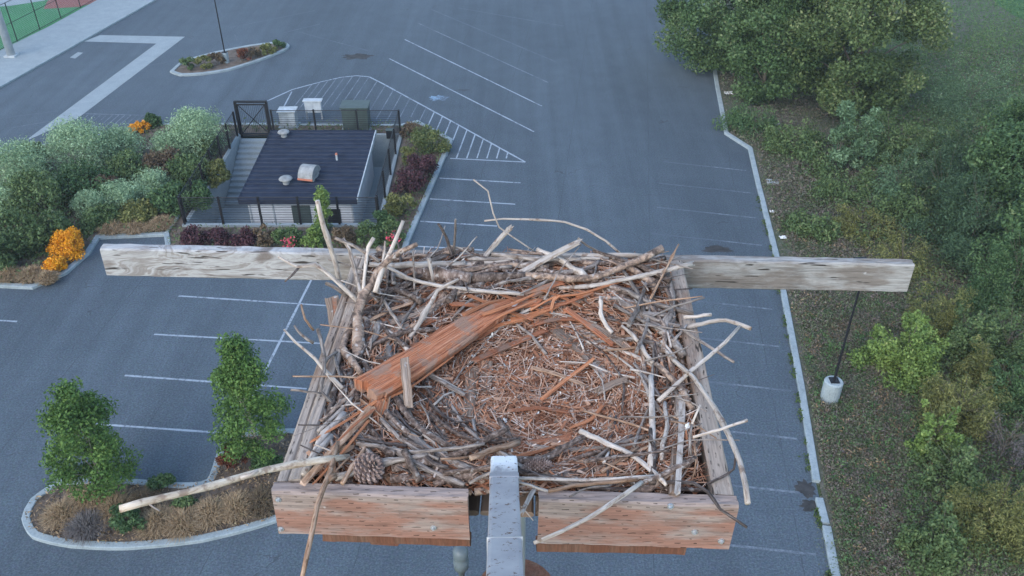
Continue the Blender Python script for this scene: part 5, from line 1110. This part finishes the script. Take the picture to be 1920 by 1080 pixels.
for u, vt, vb, w, mt, lb, n in ((1500, 225, 320, 120, 'mid_leaf', 'green bush below the middle big tree', 3800), (1420, 190, 262, 90, 'dark_leaf', 'dark bush tucked behind the bend of the kerb', 2600), (1680, 215, 330, 150, 'mid_leaf', 'broad green bush right of the willow saplings', 5000), (1850, 95, 260, 200, 'willow_leaf', 'large grey-green bush at the upper right edge', 6000), (1770, 225, 350, 150, 'mid_leaf', 'grey-green bush in the middle right', 5000), (1890, 190, 400, 190, 'blue_leaf', 'dark blue-green tree-like bush at the right edge, upper of two', 9000), (1850, 320, 530, 210, 'blue_leaf', 'dark blue-green tree-like bush at the right edge, lower of two', 10000), (1780, 270, 430, 150, 'blue_leaf', 'blue-green bush left of the dark ones at the right edge', 6000), (1690, 275, 400, 120, 'willow_leaf', 'pale grey-green bush in the middle of the scrub', 3800), (1910, 400, 620, 140, 'dark_leaf', 'tall dark bush at the right edge level with the beam', 6000), (1820, 560, 700, 120, 'mid_leaf', 'green bush right of the bright green one', 4200), (1755, 760, 880, 90, 'bright_leaf', 'yellow-green shoots left of the tall olive bush', 3000), (1850, 640, 760, 110, 'olive_leaf', 'olive shoots right of the bright green bush', 4000), (1540, 395, 460, 90, 'mid_leaf', 'low scrub near the kerb above the beam', 1800), (1700, 440, 540, 110, 'olive_leaf', 'straw-green scrub hidden partly by the beam end', 3000), (1730, 330, 430, 130, 'mid_leaf', 'scrubby green bush above the beam end', 3600), (1590, 310, 390, 120, 'mid_leaf', 'low scrub bush left of centre above the beam', 2800),
                                (1712, 566, 735, 138, 'bright_leaf', 'bright green round bush below the end of the beam', 8500), (1770, 500, 650, 110, 'olive_leaf', 'olive bush behind the bright green one', 4500), (1900, 560, 720, 130, 'mid_leaf', 'green bush at the right edge below the beam', 5000), (1810, 690, 850, 140, 'olive_leaf', 'tall olive bush in the lower right', 7500), (1890, 770, 905, 110, 'grey_scrub', 'greyish twiggy bush at the right edge', 1500), (1800, 820, 950, 120, 'mid_leaf', 'green bush under the tall olive one', 4500), (1880, 880, 1050, 150, 'olive_leaf', 'olive-green bush in the bottom right corner', 7000), (1770, 960, 1090, 120, 'mid_leaf', 'low green bush at the bottom right', 4200), (1905, 650, 790, 90, 'dark_leaf', 'dark bush at the right edge between olive bushes', 3600), (1930, 440, 600, 130, 'dark_leaf', 'dark bush cut by the right photo edge', 4000), (1640, 395, 465, 110, 'olive_leaf', 'low straw-coloured scrub just above the beam end', 2600)):
    f = pix(u, vb, .05); rx = w / 2 * px_size(f) * 1.1; c = f + Vector((0, rx * .8, 0)); h = max(.4, up_to(c, vt) - .05) * 1.05; SEED[0] += 1
    wild_bush('wild_bush', c, lb, rx, rx, h, mt, int(n * 2.0), .15 if vb < 540 else .115, SEED[0], w_g, {'dark_leaf': .4, 'mid_leaf': .5, 'olive_leaf': .28, 'willow_leaf': .25, 'blue_leaf': .3, 'bright_leaf': .55}.get(mt, .2), .6)
for u, vt, vb, w, lb in ((1895, 150, 420, 210, 'full dark tree at the right edge, highest of the dark trees'), (1840, 260, 470, 170, 'full dark tree just left of the right edge above the beam'), (1915, 330, 580, 190, 'full dark tree cut by the right edge near the beam level')):
    TR('dark_tree', u, vt, vb - 30, w, 'dark_leaf', lb, 20000, .16, .3, 60, .75, .12, .05, lambda t: .35 + .7 * math.sin(math.pi * (t * .7 + .18)) - .3 * t, 'dark trees along the right edge')
# weeds: grass and leaves nobody could count
def in_verge(x, y):
    for (x0, y0), (x1, y1) in zip(kerb_r[:-1], kerb_r[1:]):
        if min(y0, y1) <= y <= max(y0, y1): return x > x0 + (x1 - x0) * (y - y0) / (y1 - y0) + .25
    return False
def weeds(n, leaf, hmax, tint0, tint1, mat, region, patch=1.0, name='weeds', upright=.0, umin=1300):
    P = []; 
    while len(P) < n:
        u = random.uniform(umin, 1990); v = random.uniform(*region); p = pix(u, v, 0)
        if not in_verge(p.x, p.y): continue
        k = .5 + .25 * (math.sin(p.x * .9 + 2 * math.sin(p.y * .43)) + math.sin(p.y * .8 + 1.7 * math.sin(p.x * .6 + 1)))
        if random.random() > .35 + .65 * k * patch: continue
        P.append((p.x, p.y, k))
    P = np.array(P); pts = np.column_stack([P[:, 0], P[:, 1], .05 + rng.random(n) ** 1.6 * hmax * (.35 + P[:, 2])])
    ti = np.clip(tint0 + (tint1 - tint0) * (rng.beta(1.6, 1.6, n) * .65 + .35 * P[:, 2]), 0, 1)
    nr = np.tile([0, 0, 1.], (n, 1)) if not upright else rng.normal(0, 1, (n, 3))
    return tag(link(name, leaves(pts, nr, leaf, .5, .35, ti, .5), mat), kind='stuff')
tag(weeds(95000, .12, .26, 0, 1, 'weeds', (240, 1090)), 'tangle of green and brown weeds covering the verge', 'weeds'); tag(weeds(45000, .17, .45, 0, 1, 'weeds', (100, 420)), 'tall weeds under the trees at the top right', 'weeds')
tag(weeds(5000, .09, .38, .1, .6, 'dry_grass', (280, 1080), 1.0, 'dry_weeds', .4), 'thin dry grass scattered through the weeds', 'weeds')
tag(weeds(45000, .17, .5, 0, 1, 'meadow', (-60, 330), .6, 'meadow_grass', .4, 1640), 'bright green meadow grass at the top right', 'grass')
tag(weeds(40000, .14, 1.2, 0, 1, 'mid_leaf', (60, 470), 1.0, 'undergrowth', .4, 1600), 'thick green undergrowth between the bushes at the upper right', 'undergrowth')
tag(weeds(26000, .12, .8, 0, 1, 'mid_leaf', (470, 1090), 1.0, 'undergrowth', .4, 1690), 'green undergrowth between the bushes at the lower right', 'undergrowth')
# clumped weeds: low tufts of different kinds crowding the verge
def tufts(n, per, region, umin, hmax, leaf, mat, tints, label, sp=(.14, .38)):
    P = []; N = []; T = []
    k = 0
    while k < n:
        u = random.uniform(umin, 1960); q = pix(u, random.uniform(*region), 0)
        if not in_verge(q.x - .2, q.y): continue
        k += 1; r = random.uniform(*sp); h = hmax * random.uniform(.3, 1) ; m_ = int(per * (r / sp[1]) ** 1.5) + 8; d = rng.normal(0, .5, (m_, 3)); d[:, 2] = np.abs(d[:, 2]); rr = np.exp(-(d[:, 0] ** 2 + d[:, 1] ** 2))
        P.append(np.column_stack([q.x + d[:, 0] * r, q.y + d[:, 1] * r, .05 + np.minimum(d[:, 2], 1) * h * rr + .01])); N.append(d); T.append(np.full(m_, random.choice(tints)) + rng.normal(0, .06, m_))
    P = np.concatenate(P); N = np.concatenate(N); T = np.concatenate(T)
    return tag(tag(link('weed_tufts', leaves(P, N, leaf, .5, .35, T, .6), mat), kind='stuff'), label, 'weeds')
tufts(2600, 60, (270, 620), 1400, .5, .11, 'weeds', (.1, .22, .3, .42, .5, .6, .62, .78, .8, .95), 'low weed tufts above and behind the beam end')
tufts(2300, 75, (560, 1090), 1480, .45, .085, 'weeds', (.08, .2, .3, .42, .5, .6, .62, .78, .8, .95), 'low weed tufts on the verge around the lamp post')
tufts(520, 80, (540, 1090), 1490, .55, .10, 'meadow', (.2, .45, .6), 'greener weed tufts on the lower verge'); tufts(230, 60, (420, 1080), 1490, .6, .10, 'dry_grass', (.2, .4, .6), 'pale dry tufts on the verge')
tufts(150, 420, (480, 1090), 1500, .6, .09, 'weeds', (.1, .25, .45, .55, .62, .78), 'overgrown scrub mounds on the lower verge', (.35, .9)); tufts(120, 380, (280, 480), 1440, .6, .12, 'weeds', (.1, .25, .45, .55, .62, .78), 'overgrown scrub mounds on the upper verge', (.4, 1.0))
tufts(60, 300, (330, 1090), 1520, .5, .09, 'brown_leaf', (.2, .5, .8), 'brown dying scrub mounds on the verge', (.3, .8))
# green tufts along the kerb
pts = []
for (x0, y0), (x1, y1) in zip(kerb_r[5:-1], kerb_r[6:]):
    for _ in range(420):
        t_ = random.random(); x, y = x0 + (x1 - x0) * t_, y0 + (y1 - y0) * t_
        if math.sin(y * 2.3) + math.sin(y * 5.1 + 1) < .15: continue
        pts.append((x - .13 - abs(random.gauss(0, .09)), y, random.uniform(.01, .14)))
pts = np.array(pts); tag(tag(link('kerb_weeds', leaves(pts, np.tile([0, 0, 1.], (len(pts), 1)), .11, aspect=.4), 'verge_tuft'), kind='stuff'), 'green weeds growing along the foot of the right kerb', 'weeds')
# ground litter and low growth on the beds
def bed_fill(poly, n, mat, hmax, leaf, label, hole=None):
    xs = [p[0] for p in poly]; ys = [p[1] for p in poly]; out = []
    def inside(x, y, pl):
        c = False; j = len(pl) - 1
        for i in range(len(pl)):
            if (pl[i][1] > y) != (pl[j][1] > y) and x < (pl[j][0] - pl[i][0]) * (y - pl[i][1]) / (pl[j][1] - pl[i][1]) + pl[i][0]: c = not c
            j = i
        return c
    while len(out) < n:
        x, y = random.uniform(min(xs), max(xs)), random.uniform(min(ys), max(ys))
        if x < -32 or not inside(x, y, poly) or (hole and hole[0] < x < hole[1] and hole[2] < y < hole[3]): continue
        out.append((x, y, .11 + random.random() ** 2 * hmax))
    out = np.array(out); return tag(tag(link('ground_cover', leaves(out, np.tile([0, 0, 1.], (n, 1)), leaf, aspect=.35), mat), kind='stuff'), label, 'ground cover')
bed_fill(isl, 15000, 'mid_leaf', .45, .17, 'low green growth between the shrubs of the main island', (PX0 - .5, PX1 + .5, PY0 - .5, PY1 + .5)); bed_fill(isl, 6000, 'brown_leaf', .25, .14, 'brown litter between the shrubs of the main island', (PX0 - .5, PX1 + .5, PY0 - .5, PY1 + .5))
bed_fill(lob, 3500, 'dry_grass', .22, .12, 'dry stalks covering the near island'); bed_fill(lob, 1500, 'brown_leaf', .12, .1, 'brown litter covering the near island')


# ================================================================== air
hz = MB().box(-905, 905, -305, 1905, -3.4, 24.6).build('haze', 'soil'); hz.data.materials.clear()
hm = bpy.data.materials.new('haze_air'); hm.use_nodes = True; hn = hm.node_tree.nodes; hn.clear()
ho = hn.new('ShaderNodeOutputMaterial'); hv = hn.new('ShaderNodeVolumePrincipled'); hv.inputs['Color'].default_value = (.86, .95, 1.0, 1); hv.inputs['Density'].default_value = .0005; hv.inputs['Anisotropy'].default_value = .2
hm.node_tree.links.new(hv.outputs[0], ho.inputs['Volume']); hz.data.materials.append(hm); tag(hz, kind='stuff')
